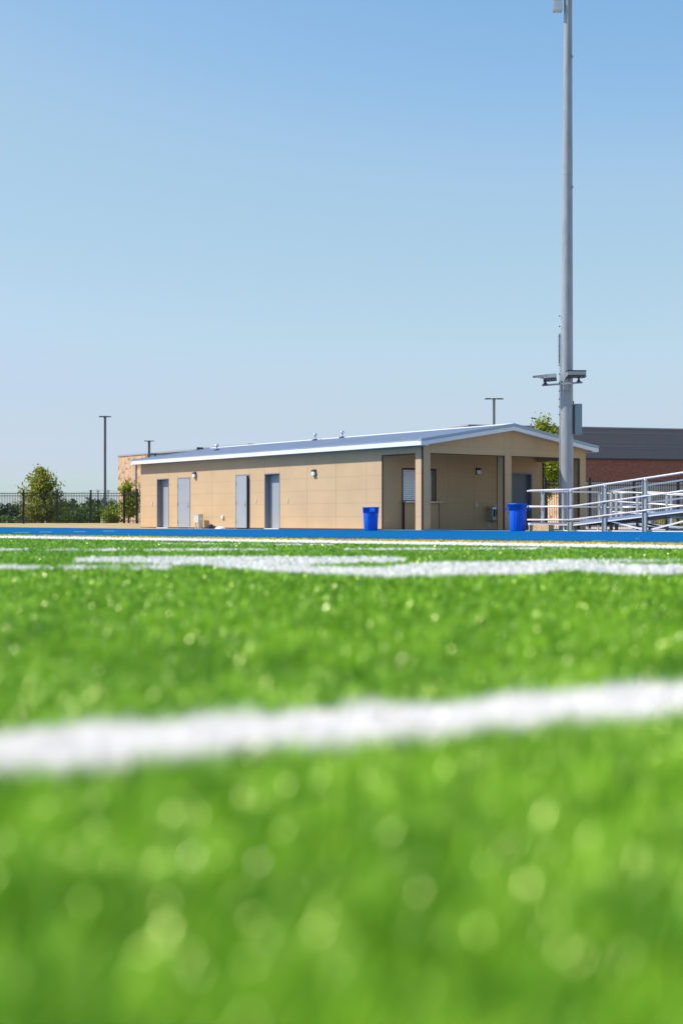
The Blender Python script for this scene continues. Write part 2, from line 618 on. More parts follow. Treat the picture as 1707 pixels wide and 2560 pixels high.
GREEN = blade_mat('green turf fibre', (0.045, 0.180, 0.002), (0.38, 0.69, 0.028), rough=0.42, spec=0.2, trans=0.35, patch=0.1)
GREENP = blade_mat('pale sparkle fibre', (0.14, 0.30, 0.025), (0.36, 0.50, 0.08), rough=0.25, spec=1.0, trans=0.1, stint=(1.0, 1.0, 0.6))  # paler base colour stands in for sparkle on some blades
GLINT = blade_mat('shiny turf fibre', (0.06, 0.24, 0.004), (0.34, 0.63, 0.03), rough=0.29, spec=1.0, trans=0.0, stint=(0.95, 1.0, 0.35))
WHITEF = blade_mat('white turf fibre', (0.87, 0.83, 0.77), (0.94, 0.90, 0.84), rough=0.4, spec=0.4, patch=0.1, trans=0.3)
YELF = blade_mat('yellow turf fibre', (0.55, 0.30, 0.015), (0.78, 0.47, 0.03), rough=0.4, spec=0.4, patch=0.1)
WSHEET = mat('white turf backing', (0.72, 0.70, 0.66), 0.9, noise=0.15, nscale=30)
YSHEET = mat('yellow turf backing', (0.60, 0.34, 0.02), 0.9, noise=0.15, nscale=30)

bx, by = sample_blades()
jx = bx + rng.normal(0, 0.006, len(bx))
jy = by + rng.normal(0, 0.008, len(bx)) * np.maximum(1, by / 6) + 0.008 * (vnoise(bx, by, 0.06, 21) - 0.5) * np.maximum(1, by / 4)
owner = np.full(len(bx), -1)
for i, (nm, poly, c) in enumerate(marks):
    ins = inside(poly, jx, jy)
    if c == 'd':      # worn, broken lines
        gap = np.sin(bx * 5.1 + i) + np.sin(bx * 11.3 + 2 * i) + np.sin(bx * 2.3 + i * 1.7)
        ins &= (rng.random(len(bx)) < np.clip(0.62 + 0.4 * gap, 0.12, 0.95))
    owner[ins & (owner < 0)] = i
gm = owner < 0


cl = 0.58 * vnoise(bx, by, 0.042, 1) + 0.27 * vnoise(bx, by * 0.45, 0.09, 2) + 0.15 * vnoise(bx, by * 0.5, 0.30, 3)
cl = np.clip((cl - 0.5) * 2.3 + 0.50, 0, 1)
gt = np.clip(0.28 * rng.random(len(bx)) + 0.72 * cl, 0, 1)
pale = (rng.random(len(bx)) < 0.03 + 0.10 * (cl > 0.7)).astype(int)
pale[rng.random(len(bx)) < np.where(by < 3.2, 0.70, np.where(by < 9, 0.24, 0.07))] = 2
gr = blades_mesh('turf_grass', bx[gm], by[gm], [GREEN, GREENP, GLINT], pale[gm], tint=gt[gm])
tag(gr, 'bright green artificial turf fibres covering the field', 'grass', kind='stuff')
for i, (nm, poly, c) in enumerate(marks):
    mm = owner == i
    if mm.sum() < 4:
        continue
    fm = YELF if c == 'y' else WHITEF
    kx, ky = np.tile(bx[mm], 3), np.tile(by[mm], 3)
    kx = kx + rng.normal(0, 0.006, len(kx))
    ky = ky + rng.normal(0, 0.008, len(kx))
    o = blades_mesh(nm, kx, ky, [fm], None, lm_=0.75)
    tag(o, kind='structure')
    if c in 'wy' and nm != 'painted_numeral':
        s = MB()
        s.face([(x, y, float(zbase(y)) * ((0.5 if nm == 'yard_line' else 0.85) if y < 14 else 1) + (0.004 if y >= 14 else 0)) for x, y in poly])
        tag(s.build(nm + '_backing', YSHEET if c == 'y' else WSHEET), kind='structure')

# ------------------------------------------------------------------ field building
BA = math.atan2(0.588, 0.809)
W, LN = 7.82, 20.1          # gable width (local x), length (local y)
PD = 2.24                   # porch depth
EZ, SL = 2.87, 0.158        # wall height under the eaves, roof slope
OV, GV = 0.32, 0.34         # overhangs at eaves and gables
bld = empty('field_building', (2.73, 48.2, 0), BA,
            'long low tan panelled building with grey metal gable roof and open corner porch', 'building')
COURSE = 0.4833
ZJ = [COURSE * k for k in range(1, 6)]


def wallrects(length0, length1, z0, z1, holes):
    """rectangles left when holes (a0, a1, b0, b1) are cut from a wall strip"""
    cuts = sorted({length0, length1} | {h[0] for h in holes} | {h[1] for h in holes})
    out = []
    for a, b in zip(cuts[:-1], cuts[1:]):
        zs = [(z0, z1)]
        for h in holes:
            if h[0] <= a + 1e-6 and h[1] >= b - 1e-6:
                nz = []
                for q0, q1 in zs:
                    if h[2] > q0:
                        nz.append((q0, min(q1, h[2])))
                    if h[3] < q1:
                        nz.append((max(q0, h[3]), q1))
                zs = [z for z in nz if z[1] - z[0] > 1e-4]
        out += [(a, b, *z) for z in zs]
    return out


def strips_h(m, a0, a1, zlist, holes, put):
    for z in zlist:
        segs = [(a0, a1)]
        for h in holes:
            if h[2] - 0.01 < z < h[3] + 0.01:
                ns = []
                for s0, s1 in segs:
                    if h[0] > s0:
                        ns.append((s0, min(s1, h[0])))
                    if h[1] < s1:
                        ns.append((max(s0, h[1]), s1))
                segs = [s for s in ns if s[1] - s[0] > 0.01]
        for s in segs:
            put(s[0], s[1], z - 0.006, z + 0.006)


DH = 2.19
D1, D2, D3, D4 = (17.5, 18.57), (15.63, 16.72), (10.89, 11.95), (8.72, 9.79)
holesL = [(*D1, -1, DH), (*D2, -1, DH), (*D3, -1, DH), (*D4, -1, DH)]
# side wall facing the sun: local x = 0, outside is -x
m = MB()
for a, b, z0, z1 in wallrects(PD, LN, 0, EZ, holesL):
    m.box(0, 0.26, a, b, z0, z1)
strips_h(m, PD, LN, ZJ, holesL, lambda a, b, z0, z1: m.box(-0.002, 0.001, a + 0.01, b - 0.01, z0, z1, 1))
for s in (3.14, 4.99, 6.86, 13.82, 15.62):
    m.box(-0.003, 0.001, s - 0.005, s + 0.005, 0.02, EZ - 0.01, 1)
for s in (8.73, 9.79, 10.89, 11.95, 16.72, 17.5, 18.57):
    m.box(-0.003, 0.001, s - 0.005, s + 0.005, DH + 0.02, EZ - 0.01, 1)
m.build('side_wall', [TAN, JOINT], bld)
# far gable, right wall
m = MB()
m.box(0.26, W - 0.2, LN - 0.2, LN - 0.001, 0, EZ)
m.prism([(0.0, EZ), (W, EZ), (W / 2, EZ + SL * W / 2)], lambda p, t: (p[0], t, p[1]), LN - 0.001, LN - 0.2)
m.build('end_wall', TAN, bld)
m = MB()
m.box(W - 0.2, W, PD, LN, 0, EZ)
m.build('rear_wall', TAN, bld)
# porch back wall: local y = PD, faces -y; window hole and door hole
WX0, WX1, WZ0, WZ1 = 0.90, 2.48, 0.985, 2.21
PX0, PX1, PDZ = 6.15, 7.24, 2.15
hp = [(WX0, WX1, WZ0, WZ1), (PX0, PX1, -1, PDZ)]
m = MB()
for a, b, z0, z1 in wallrects(0.26, W - 0.2, 0, EZ + 0.1, hp):
    m.box(a, b, PD, PD + 0.26, z0, z1)
m.box(0.262, W - 0.202, PD + 0.27, PD + 0.3, 0, EZ)
strips_h(m, 0.26, W - 0.2, ZJ, [(WX0, WX1, WZ0, WZ1), (PX0, PX1, -1, PDZ)],
         lambda a, b, z0, z1: m.box(a, b, PD - 0.002, PD + 0.001, z0, z1, 1))
for x in (3.05, 4.30, 5.55):
    m.box(x - 0.005, x + 0.005, PD - 0.003, PD + 0.001, 0.02, EZ, 1)
m.build('porch_back_wall', [TAN, JOINT], bld)
# porch beams with the front gable above
BZ = 2.635


def roofz(x):
    """top of the roof above local x"""
    return 3.09 + SL * (min(x, W - x) + OV)


m = MB()
gz = 0.235
poly = [(0.0, BZ), (W, BZ), (W, roofz(W) - gz), (W / 2, roofz(W / 2) - gz), (0.0, roofz(0) - gz)]
m.prism(poly, lambda p, t: (p[0], t, p[1]), 0.36, 0.0)
for z in (2.90,):
    m.box(0.02, W - 0.02, -0.002, 0.001, z - 0.006, z + 0.006, 1)
for x in (0.36, 2.05, 3.72, 4.09, 5.9, 7.46):
    m.box(x - 0.005, x + 0.005, -0.003, 0.001, BZ, roofz(x) - gz - 0.03, 1)
m.build('gable_wall', [TAN, JOINT], bld)
m = MB()
m.box(0, 0.36, 0.36, PD, BZ, EZ)
m.box(-0.003, 0.001, 1.315, 1.325, BZ, EZ - 0.01, 1)
m.build('porch_beam', [TAN, JOINT], bld)
m = MB()
m.box(W - 0.36, W, 0.36, PD, BZ - 0.06, EZ)
m.build('porch_beam', [TAN, JOINT], bld)
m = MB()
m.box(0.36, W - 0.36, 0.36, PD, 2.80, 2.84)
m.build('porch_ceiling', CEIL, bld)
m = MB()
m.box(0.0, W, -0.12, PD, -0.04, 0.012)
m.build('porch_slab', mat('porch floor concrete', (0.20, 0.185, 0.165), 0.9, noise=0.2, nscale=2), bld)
# posts
for x0, x1, y0, y1 in ((0, 0.36, 0, 0.365), (3.72, 4.09, 0, 0.37), (7.46, 7.82, 0, 0.36)):
    m = MB()
    zt = BZ - 0.001
    m.box(x0 + .001, x1 - .001, y0 + .001, y1 - .001, 0.0, zt)
    for z in ZJ:
        m.box(x0, x1, y0 - .001, y1, z - .005, z + .005, 1)
    p = m.build('porch_post', [TAN, JOINT], bld)
    t = MB()  # thin dark brown strips along the post's outer corner
    tz = EZ - 0.02 if x0 == 0 else zt
    t.box(x0 - 0.006, x0 + 0.045, y0 - 0.008, y0 + 0.004, 0.012, tz)
    t.box(x0 - 0.008, x0 + 0.004, y0 + 0.004, y0 + 0.04, 0.012, tz)
    t.build('corner_strip', BROWN, p)
# dark brown strips round the openings and at the base
for bx_ in ((-0.006, 0.035, PD - 0.03, PD - 0.002, 0.012, BZ), (-0.010, 0.35, 0.37, PD - 0.032, BZ - 0.028, BZ - 0.003),
            (0.362, 3.718, -0.010, 0.02, BZ - 0.028, BZ - 0.003), (4.092, 7.458, -0.010, 0.02, BZ - 0.028, BZ - 0.003),
            (7.42, 7.456, -0.004, 0.03, 0.012, BZ - 0.03), (W - 0.04, W - 0.003, PD - 0.035, PD - 0.003, 0.012, BZ - 0.062), (3.712, 3.7185, 0.33, 0.365, 0.012, BZ - 0.03)):
    m = MB()
    m.box(*bx_)
    m.build('opening_strip', BROWN, bld)
for a, b in ((PD, D4[0]), (D4[1], D3[0]), (D3[1], D2[0]), (D2[1], D1[0]), (D1[1], LN)):
    m = MB()
    m.box(-0.012, -0.0035, a, b, 0.0, 0.045)
    m.build('base_strip', BROWN, bld)

# roof: corrugated slopes
PITCH = 0.18
for side_ in (0, 1):
    n = int((LN + 2 * GV - 0.16) / (PITCH / 6))
    y0 = -GV + 0.08
    dy = (LN + 2 * GV - 0.16) / n
    prof = [0, 0.012, 0.03, 0.03, 0.012, 0]
    xe, xr = (-OV, W / 2) if side_ == 0 else (W + OV, W / 2)
    ze, zr = 3.09 - 0.035, 3.09 - 0.035 + SL * (W / 2 + OV)
    m = MB()
    for i in range(n + 1):
        h = prof[i % 6]
        y = y0 + i * dy
        m.v += [(xe, y, ze + h), (xr, y, zr + h), (xe, y, ze - 0.03), (xr, y, zr - 0.03)]
    for i in range(n):
        a = i * 4
        b = a + 4
        fs = [(a, b, b + 1, a + 1), (a + 2, a + 3, b + 3, b + 2), (a, a + 2, b + 2, b)]
        for f in fs:
            m.f.append(f if side_ == 0 else tuple(reversed(f)))
            m.mi.append(0)
    m.build('roof_slope', ROOF, bld)
m = MB()
zr = 3.09 + SL * (W / 2 + OV)
m.prism([(W / 2 - 0.16, zr - 0.045), (W / 2 + 0.16, zr - 0.045), (W / 2 + 0.16, zr - 0.015), (W / 2, zr + 0.018), (W / 2 - 0.16, zr - 0.015)],
        lambda p, t: (p[0], t, p[1]), LN + GV, -GV)
m.build('ridge_cap', mat('ridge highlight metal', (0.80, 0.80, 0.80), 0.4, metal=0.1), bld)  # pale tone paints the white highlight along the ridge
# eaves fascia + soffit
for x0, x1 in ((-OV, -OV + 0.03), (W + OV - 0.03, W + OV)):
    m = MB()
    m.box(x0, x1, -GV + 0.031, LN + GV - 0.031, 2.87, 3.022)
    m.build('eaves_fascia', WHITE, bld)
m = MB()
m.box(-OV + 0.031, -0.001, -GV + 0.04, LN + GV - 0.04, 2.872, 2.892)
m.box(W + 0.001, W + OV - 0.031, -GV + 0.04, LN + GV - 0.04, 2.872, 2.892)
m.build('soffit', mat('soffit metal', (0.52, 0.50, 0.48), 0.7), bld)
# rakes: white board with a flashing on top, at both gables
for ya, yb in ((-GV, -GV + 0.03), (LN + GV - 0.03, LN + GV)):
    m = MB()
    f = MB()
    xa, xm, xb = -OV - 0.004, W / 2, W + OV + 0.004

    def top(x):
        return 3.09 + SL * (min(x, W - x) + OV)
    bw = 0.235
    white = [(xa, 2.87), (0.0, 2.87), (0.0, top(0) - bw), (xm, top(xm) - bw), (W, top(W) - bw), (W, 2.87), (xb, 2.87),
             (xb, top(xb) - 0.085), (xm, top(xm) - 0.11), (xa, top(xa) - 0.085)]
    # concave outline: build as two convex-ish halves
    for half in ([(xa, 2.87), (0.0, 2.87), (0.0, top(0) - 0.095), (xa, top(xa) - 0.085)],
                 [(0.0, top(0) - bw), (xm, top(xm) - bw), (xm, top(xm) - 0.105), (0.0, top(0) - 0.095)],
                 [(xm, top(xm) - bw), (W, top(W) - bw), (W, top(W) - 0.095), (xm, top(xm) - 0.105)],
                 [(W, 2.87), (xb, 2.87), (xb, top(xb) - 0.085), (W, top(W) - 0.095)]):
        m.prism(half, lambda p, t: (p[0], t, p[1]), yb, ya)
    m.build('rake_fascia', WHITE, bld)
    for half in ([(xa, top(xa) - 0.084), (xm, top(xm) - 0.104), (xm, top(xm) + 0.012), (xa, top(xa) + 0.006)],
                 [(xm, top(xm) - 0.104), (xb, top(xb) - 0.084), (xb, top(xb) + 0.006), (xm, top(xm) + 0.012)]):
        f.prism(half, lambda p, t: (p[0], t, p[1]), yb + (0.10 if ya < 0 else 0.006), ya - (0.006 if ya < 0 else 0.10))
    f.build('rake_flashing', FLASH, bld)
m = MB()
for (a, b) in ((0.0, W / 2), (W / 2, W)):
    z_a, z_b = roofz(a) - 0.24, roofz(b) - 0.24
    m.prism([(a, z_a), (b, z_b), (b, z_b + 0.02), (a, z_a + 0.02)], lambda p, t: (p[0], t, p[1]), -0.001, -GV + 0.031)
m.build('rake_soffit', mat('rake soffit', (0.50, 0.48, 0.46), 0.7), bld)
# ridge and slope vents
for t, s, h in ((3.55, 11.4, 0.19), (3.75, 9.76, 0.19), (1.9, 16.6, 0.18)):
    m = MB()
    z = 3.09 + SL * (t + OV)
    m.lathe((t, s, z - 0.03), [(0.14, 0), (0.13, 0.05), (0.06, 0.08)], 16, 0, True, False)
    b = m.build('vent_flashing', LAMPD, bld, smooth=True)
    m = MB()
    m.lathe((t, s, z), [(0.04, 0.03), (0.04, h), (0.08, h), (0.095, h + 0.03), (0.08, h + 0.07), (0.025, h + 0.09)], 16, 0, False, True)
    m.build('roof_vent', STEEL, bld, smooth=True)


# doors
def add_door(ycen0, ycen1, setback, ajar=0.0, transom=False):
    y0, y1 = ycen0, ycen1
    fr = MB()
    fw = 0.05
    xo = -0.012
    dp = 0.10
    if setback:
        # deep metal reveal
        fr.box(xo, 0.255, y0 + 0.001, y0 + fw * 0.5, 0.0, DH - 0.003)
        fr.box(xo, 0.255, y1 - fw * 0.5, y1 - 0.001, 0.0, DH - 0.003)
        fr.box(xo, 0.255, y0 + fw * 0.5, y1 - fw * 0.5, DH - 0.04, DH - 0.003)
        xi = setback
    else:
        fr.box(xo, dp, y0 + 0.001, y0 + fw, 0.0, DH - 0.003)
        fr.box(xo, dp, y1 - fw, y1 - 0.001, 0.0, DH - 0.003)
        fr.box(xo, dp, y0 + fw, y1 - fw, DH - 0.05, DH - 0.003)
        xi = 0.0
    f = fr.build('door_frame', FRAME, bld)
    g0 = fw * 0.5 if setback else fw
    if setback:
        s = MB()
        s.box(-0.05, xi + 0.05, y0 + g0, y1 - g0, 0.0, 0.035)
        s.build('threshold', mat('threshold', (0.62, 0.62, 0.60), 0.5), f)
    # leaf hinged at the far side (y1)
    root = bpy.data.objects.new('door', None)
    lw = (y1 - g0) - (y0 + g0) - 0.008
    d = MB()
    d.box(0.0, 0.045, -lw, 0.0, 0.04, DH - 0.056)
    o = d.build('door', DOOR, bld, bevel=0.004)
    bpy.data.objects.remove(root)
    o.location = (xi + (0.0 if setback else -0.008), y1 - g0 - 0.004, 0)
    o.rotation_euler = (0, 0, -ajar)
    h = MB()
    h.tube((-0.045, -lw + 0.09, 1.0), (-0.045, -lw + 0.22, 1.0), 0.012, seg=10)
    h.tube((0.0, -lw + 0.09, 1.0), (-0.045, -lw + 0.09, 1.0), 0.014, seg=10)
    h.box(-0.008, -0.0005, -lw + 0.055, -lw + 0.125, 0.90, 1.10)
    h.build('handle', STEEL, o)
    if not setback:
        for z in (0.28, 1.05, 1.82):
            k = MB()
            k.tube((-0.014, -0.004, z - 0.055), (-0.014, -0.004, z + 0.055), 0.013, seg=8)
            k.build('hinge', FRAME, o)
    bk = MB()  # near-black sheet stands in for the unlit space behind the door
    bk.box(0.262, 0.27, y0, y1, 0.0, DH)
    bk.build('shade_sheet', DARK, bld)
    return o


add_door(*D1, 0.225)
add_door(*D2, 0)
o = add_door(*D3, 0, ajar=R(7))
o['label'] = 'grey door standing slightly ajar'
add_door(*D4, 0.225)
# porch door
f = MB()
f.box(PX0 + 0.001, PX0 + 0.06, PD - 0.012, PD + 0.25, 0.012, PDZ - 0.003)
f.box(PX1 - 0.06, PX1 - 0.001, PD - 0.012, PD + 0.25, 0.012, PDZ - 0.003)
f.box(PX0 + 0.06, PX1 - 0.06, PD - 0.012, PD + 0.25, PDZ - 0.06, PDZ - 0.003)
f.build('door_frame', FRAME, bld)
f = MB()
f.box(PX0 + 0.063, PX1 - 0.063, PD + 0.14, PD + 0.185, 0.02, PDZ - 0.063)
o = f.build('door', mat('slate door paint', (0.13, 0.16, 0.19), 0.5), bld)
h = MB()
h.tube((PX0 + 0.14, PD + 0.09, 1.0), (PX0 + 0.27, PD + 0.09, 1.0), 0.012, seg=10)
h.tube((PX0 + 0.14, PD + 0.139, 1.0), (PX0 + 0.14, PD + 0.09, 1.0), 0.014, seg=10)
h.build('handle', STEEL, o)
# concession window: frame, slatted shutter, counter, half wall
f = MB()
f.box(WX0 + .001, WX0 + 0.05, PD - 0.012, PD + 0.25, WZ0 + 0.03, WZ1 - .002)
f.box(WX1 - 0.05, WX1 - .001, PD - 0.012, PD + 0.02, WZ0 + 0.03, WZ1 - .002)
f.box(WX0 + 0.05, WX1 - 0.05, PD - 0.012, PD + 0.25, WZ1 - 0.05, WZ1 - .002)
f.box(WX0 + 0.05, WX1 - 0.05, PD + 0.15, PD + 0.25, WZ0 + .03, WZ0 + 0.06)
wf = f.build('window_frame', BROWN, bld)
f = MB()
nsl = 15
x0, x1 = WX0 + 0.052, WX1 - 0.052
z0, z1 = WZ0 + 0.065, WZ1 - 0.052
for k in range(nsl):
    a = z0 + (z1 - z0) * k / nsl
    b = z0 + (z1 - z0) * (k + 1) / nsl
    f.prism([(PD + 0.19, a + 0.002), (PD + 0.19, b - 0.002), (PD + 0.172, b - 0.012), (PD + 0.166, a + 0.008)],
            lambda p, t: (t, p[0], p[1]), x0, x1)
f.box(x0, x1, PD + 0.20, PD + 0.21, z0, z1)
f.build('roller_shutter', SHUT, wf)
f = MB()
f.box(WX0 - 0.06, WX1 + 0.10, PD - 0.30, PD + 0.14, WZ0 - 0.005, WZ0 + 0.028)
f.build('counter', STEEL, bld)
f = MB()
f.box(WX0 + 0.02, WX1 + 0.02, PD - 0.14, PD - 0.003, 0.012, WZ0 - 0.006)
hw = f.build('counter_half_wall', TAN, bld)
f = MB()
f.box(WX0 + 0.012, WX0 + 0.0195, PD - 0.145, PD - 0.004, 0.013, WZ0 - 0.008)  # dark sheet paints the shade on the half wall's side face
f.build('corner_strip', BROWN, hw)
f = MB()
f.box(WX1 + 0.0, WX1 + 0.024, PD - 0.146, PD - 0.141, 0.013, WZ0 - 0.008)
f.build('corner_strip', BROWN, hw)


# wall lamps: box with hood and lens
def wall_lamp(x, y, z, rz):
    b = MB()
    b.box(-0.09, 0.09, -0.11, -0.001, 0.0, 0.05)
    b.box(-0.09, 0.09, -0.03, -0.001, -0.17, 0.0)
    b.prism([(-0.09, 0.05), (-0.03, 0.085), (0.0, 0.085), (0.0, 0.05)], lambda p, t: (t, p[0], p[1]), -0.09, 0.09)
    o = b.build('wall_lamp', LAMPD, bld)
    o.location = (x, y, z)
    o.rotation_euler = (0, 0, rz)
    l = MB()
    l.box(-0.085, 0.085, -0.105, -0.031, -0.155, -0.002)
    l.build('lens', LENS, o, bevel=0.015)
    return o


wall_lamp(-0.001, 15.2, 2.32, R(-90))
wall_lamp(-0.001, 6.34, 2.17, R(-90))
wall_lamp(4.47, PD, 2.2, 0)
# push plates / sockets on the walls
for s, z in ((19.0, 1.10), (10.42, 1.12), (8.15, 1.11)):
    m = MB()
    m.box(-0.018, -0.0035, s - 0.035, s + 0.035, z - 0.08, z + 0.08)
    m.build('wall_plate', METER, bld)
for x, z in ((4.40, 0.93), (5.03, 0.20)):
    m = MB()
    m.box(x - 0.045, x - 0.01, PD - 0.022, PD - 0.001, z - 0.10, z + 0.10)
    m.box(x + 0.01, x + 0.045, PD - 0.022, PD - 0.001, z - 0.10, z + 0.10)
    m.build('socket_cover', mat('socket steel', (0.45, 0.5, 0.52), 0.4, metal=0.5), bld)
# hose bib box
m = MB()
m.box(-0.075, -0.0035, 12.86, 13.0, 0.42, 0.54)
hb = m.build('hose_bib', WHITE, bld, bevel=0.01)

# drinking fountain hung on the porch wall
df = empty('drinking_fountain', (0, 0, 0), 0, 'grey wall mounted water cooler in shaded porch behind the middle post', 'drinking fountain')
df.parent = None
df.location = (2.73 + 0.809 * 5.15 - 0.588 * PD, 48.2 + 0.588 * 5.15 + 0.809 * PD, 0.33)
df.rotation_euler = (0, 0, BA)
m = MB()
m.box(-0.24, 0.24, -0.34, -0.006, 0.0, 0.42)
m.build('cabinet', mat('fountain steel', (0.38, 0.37, 0.35), 0.5, metal=0.3), df, bevel=0.02)
m = MB()
m.prism([(-0.36, 0.425), (-0.006, 0.425), (-0.006, 0.53), (-0.34, 0.50)], lambda p, t: (t, p[0], p[1]), -0.25, 0.25)
m.build('basin', STEEL, df, bevel=0.01)
m = MB()
for k in range(2):
    m.box(-0.20 + 0.12 * k, -0.12 + 0.12 * k, -0.345, -0.341, 0.15, 0.40)
m.build('louvre', DARK, df)
m = MB()
m.tube((0.13, -0.1, 0.5), (0.13, -0.1, 0.60), 0.012, seg=8)
m.tube((0.13, -0.1, 0.60), (0.10, -0.16, 0.62), 0.012, seg=8)
m.build('spout', STEEL, df)

# electric meter pedestal at the long wall
mp = empty('utility_pedestal', (2.73 - 0.588 * 14.42 - 0.809 * 0.30, 48.2 + 0.809 * 14.42 - 0.588 * 0.30, 0), BA,
           'beige electrical pedestal box on short legs against the tan wall', 'utility box')
m = MB()
m.box(-0.12, 0.10, -0.20, 0.18, 0.25, 0.58)
m.box(-0.10, 0.10, -0.205, -0.2005, 0.03, 0.56)
m.build('cabinet', METER, mp, bevel=0.008)
m = MB()
m.prism([(-0.135, 0.582), (0.115, 0.582), (0.115, 0.61), (-0.135, 0.60)], lambda p, t: (p[0], t, p[1]), 0.195, -0.215)
m.build('lid', METER, mp)
for x in (-0.07, 0.06):
    for y in (-0.13, 0.1):
        m = MB()
        m.tube((x, y, -0.005), (x, y, 0.25), 0.028, seg=10)
        m.build('leg', METER, mp)
m = MB()
m.box(-0.06, 0.06, -0.215, -0.206, 0.36, 0.46)
m.build('label_plate', WHITE, mp)


# bag and cloth dropped by the ajar door
def heap(name, center, sx, sy, h, matr, seed, label, cat):
    rr = random.Random(seed)
    m = MB()
    nu, nv = 20, 9
    vs = []
    for j in range(nv + 1):
        for i in range(nu):
            a = 2 * math.pi * i / nu
            e = (math.pi / 2) * (j / nv)
            rad = math.cos(e) * (1 + 0.20 * math.sin(3 * a + seed) + 0.10 * math.sin(7 * a) + rr.uniform(-.05, .05))
            z = h * math.sin(e) * (1 + 0.25 * math.sin(2 * a + 1 + seed)) + 0.003
            vs.append((rad * sx * math.cos(a), rad * sy * math.sin(a), z))
    m.v = vs
    for j in range(nv):
        for i in range(nu):
            k = (i + 1) % nu
            m.f.append((j * nu + i, j * nu + k, (j + 1) * nu + k, (j + 1) * nu + i))
            m.mi.append(0)
    o = m.build(name, matr, None, smooth=True)
    o.location = center
    o.rotation_euler = (0, 0, BA + R(90))
    return tag(o, label, cat)


def bp(t, s, z=0.0):
    return (2.73 + 0.809 * t - 0.588 * s, 48.2 + 0.588 * t + 0.809 * s, z)


heap('duffel_bag', bp(-0.75, 12.62), 0.36, 0.18, 0.15, CLOTHB, 3, 'small black bag lying on the ground beside the ajar grey door', 'bag')
heap('towel', bp(-0.80, 11.85), 0.30, 0.12, 0.085, CLOTHW, 8, 'crumpled white towel on the ground next to the black bag', 'towel')


# ------------------------------------------------------------------ rubbish bins
def make_bin(name, loc, rb, rt, h, label, rz, txt):
    r = empty(name, loc, rz, label, 'bin', 'blue rubbish bins by the porch')
    m = MB()
    m.lathe((0, 0, 0), [(rb * 0.96, 0.0), (rb, 0.02), (rt * 0.955, h * 0.74), (rt * 0.955, h * 0.75)], 36, 0, True, False)
    m.build('body', BLUE, r, smooth=True)
    m = MB()
    m.lathe((0, 0, 0), [(rt * 0.955, h * 0.75), (rt * 1.0, h * 0.755), (rt * 1.03, h * 0.965), (rt * 1.08, h * 0.97), (rt * 1.08, h),
                        (rt * 0.99, h), (rt * 0.93, h * 0.6)], 36, 0, False, False)
    m.build('rim', BLUE, r, smooth=True)
    for i in range(10):
        a = 2 * math.pi * (i + 0.5) / 10
        if i % 5 in (0,):
            continue
    m = MB()
    for i in range(8):
        a = 2 * math.pi * i / 8 + 0.3
        c, s = math.cos(a), math.sin(a)
        m.beam((c * rb * 0.995, s * rb * 0.995, 0.05), (c * rt * 0.955, s * rt * 0.955, h * 0.72), 0.012, 0.012)
    m.build('rib', BLUE, r)
    for sg in (-1, 1):
        m = MB()
        x0 = sg * rt * 1.06
        x1 = sg * (rt * 1.06 + 0.085)
        for yy in (-0.075, 0.075):
            m.beam((x0, yy, h * 0.965), (x1, yy, h * 0.78), 0.022, 0.03)
            m.beam((x1, yy, h * 0.78), (sg * rt * 0.99, yy, h * 0.775), 0.022, 0.02)
        m.beam((x1, -0.085, h * 0.79), (x1, 0.085, h * 0.79), 0.03, 0.035)
        m.prism([(x0, h * 0.975), (x1, h * 0.80), (x1, h * 0.77), (x0, h * 0.93)] if sg > 0 else
                [(x0, h * 0.93), (x1, h * 0.77), (x1, h * 0.80), (x0, h * 0.975)], lambda p, t: (p[0], t, p[1]), 0.06, -0.06)
        m.build('handle', BLUE, r)
    if txt:
        cu = bpy.data.curves.new('lettering', 'FONT')
        cu.body = txt
        cu.size = 0.075
        cu.align_x = 'CENTER'
        cu.extrude = 0.001
        to = bpy.data.objects.new('lettering_tmp', cu)
        col.objects.link(to)
        bpy.context.view_layer.update()
        me = bpy.data.meshes.new_from_object(to.evaluated_get(bpy.context.evaluated_depsgraph_get()))
        bpy.data.objects.remove(to)
        for v in me.vertices:      # wrap the word round the rim
            a = v.co.x / rt
            rad = rt * 1.035 + v.co.z
            x_, y_ = v.co.x, v.co.y
            v.co = (rad * math.sin(a), -rad * math.cos(a), h * 0.86 + y_)
        me.materials.clear()
        me.materials.append(BLACKP)
        lo = bpy.data.objects.new('lettering', me)
        col.objects.link(lo)
        lo.parent = r
        m = MB()
        for i in range(6):
            a0, a1 = -0.16 + 0.053 * i, -0.16 + 0.053 * (i + 1)
            q = [(rt * 1.03 * math.sin(a), -rt * 1.03 * math.cos(a)) for a in (a0, a1)]
            m.face([(*q[0], h * 0.82), (*q[1], h * 0.82), (*q[1], h * 0.835), (*q[0], h * 0.835)])
        m.build('underline', BLACKP, r)
    return r


make_bin('rubbish_bin', (0.975, 47.4, 0.003), 0.225, 0.262, 0.78,
         'blue plastic bin in front of the sunlit tan wall left of the porch', R(-82), None)
make_bin('rubbish_bin', (5.63, 45.55, 0.003), 0.255, 0.29, 0.87,
         'blue plastic bin with black lettering beside the ramp railing', R(-4), 'BRUTE')

# ------------------------------------------------------------------ timber block
tb = MB()
tb.box(0, 0.23, 0, 0.88, 0.0, 0.20)
t_ = tb.build('timber_block', WOOD, None, bevel=0.008)
t_.location = (6.50, 44.70, 0.0)
t_.rotation_euler = (0, 0, BA)
tag(t_, 'short pale timber beam lying on the ground under the ramp railing', 'timber')

# ------------------------------------------------------------------ stadium light pole
PXY = (7.97, 50.5)
pole = empty('stadium_light_pole', (*PXY, 0), 0, 'tall tapering grey steel floodlight pole in front of the gable', 'light pole')
ZT = 21.0


def rad(z):
    return 0.243 - (0.243 - 0.147) * (z - 1.0) / 17.0


def cx(z):
    return 0.06 * (z / 18.0)


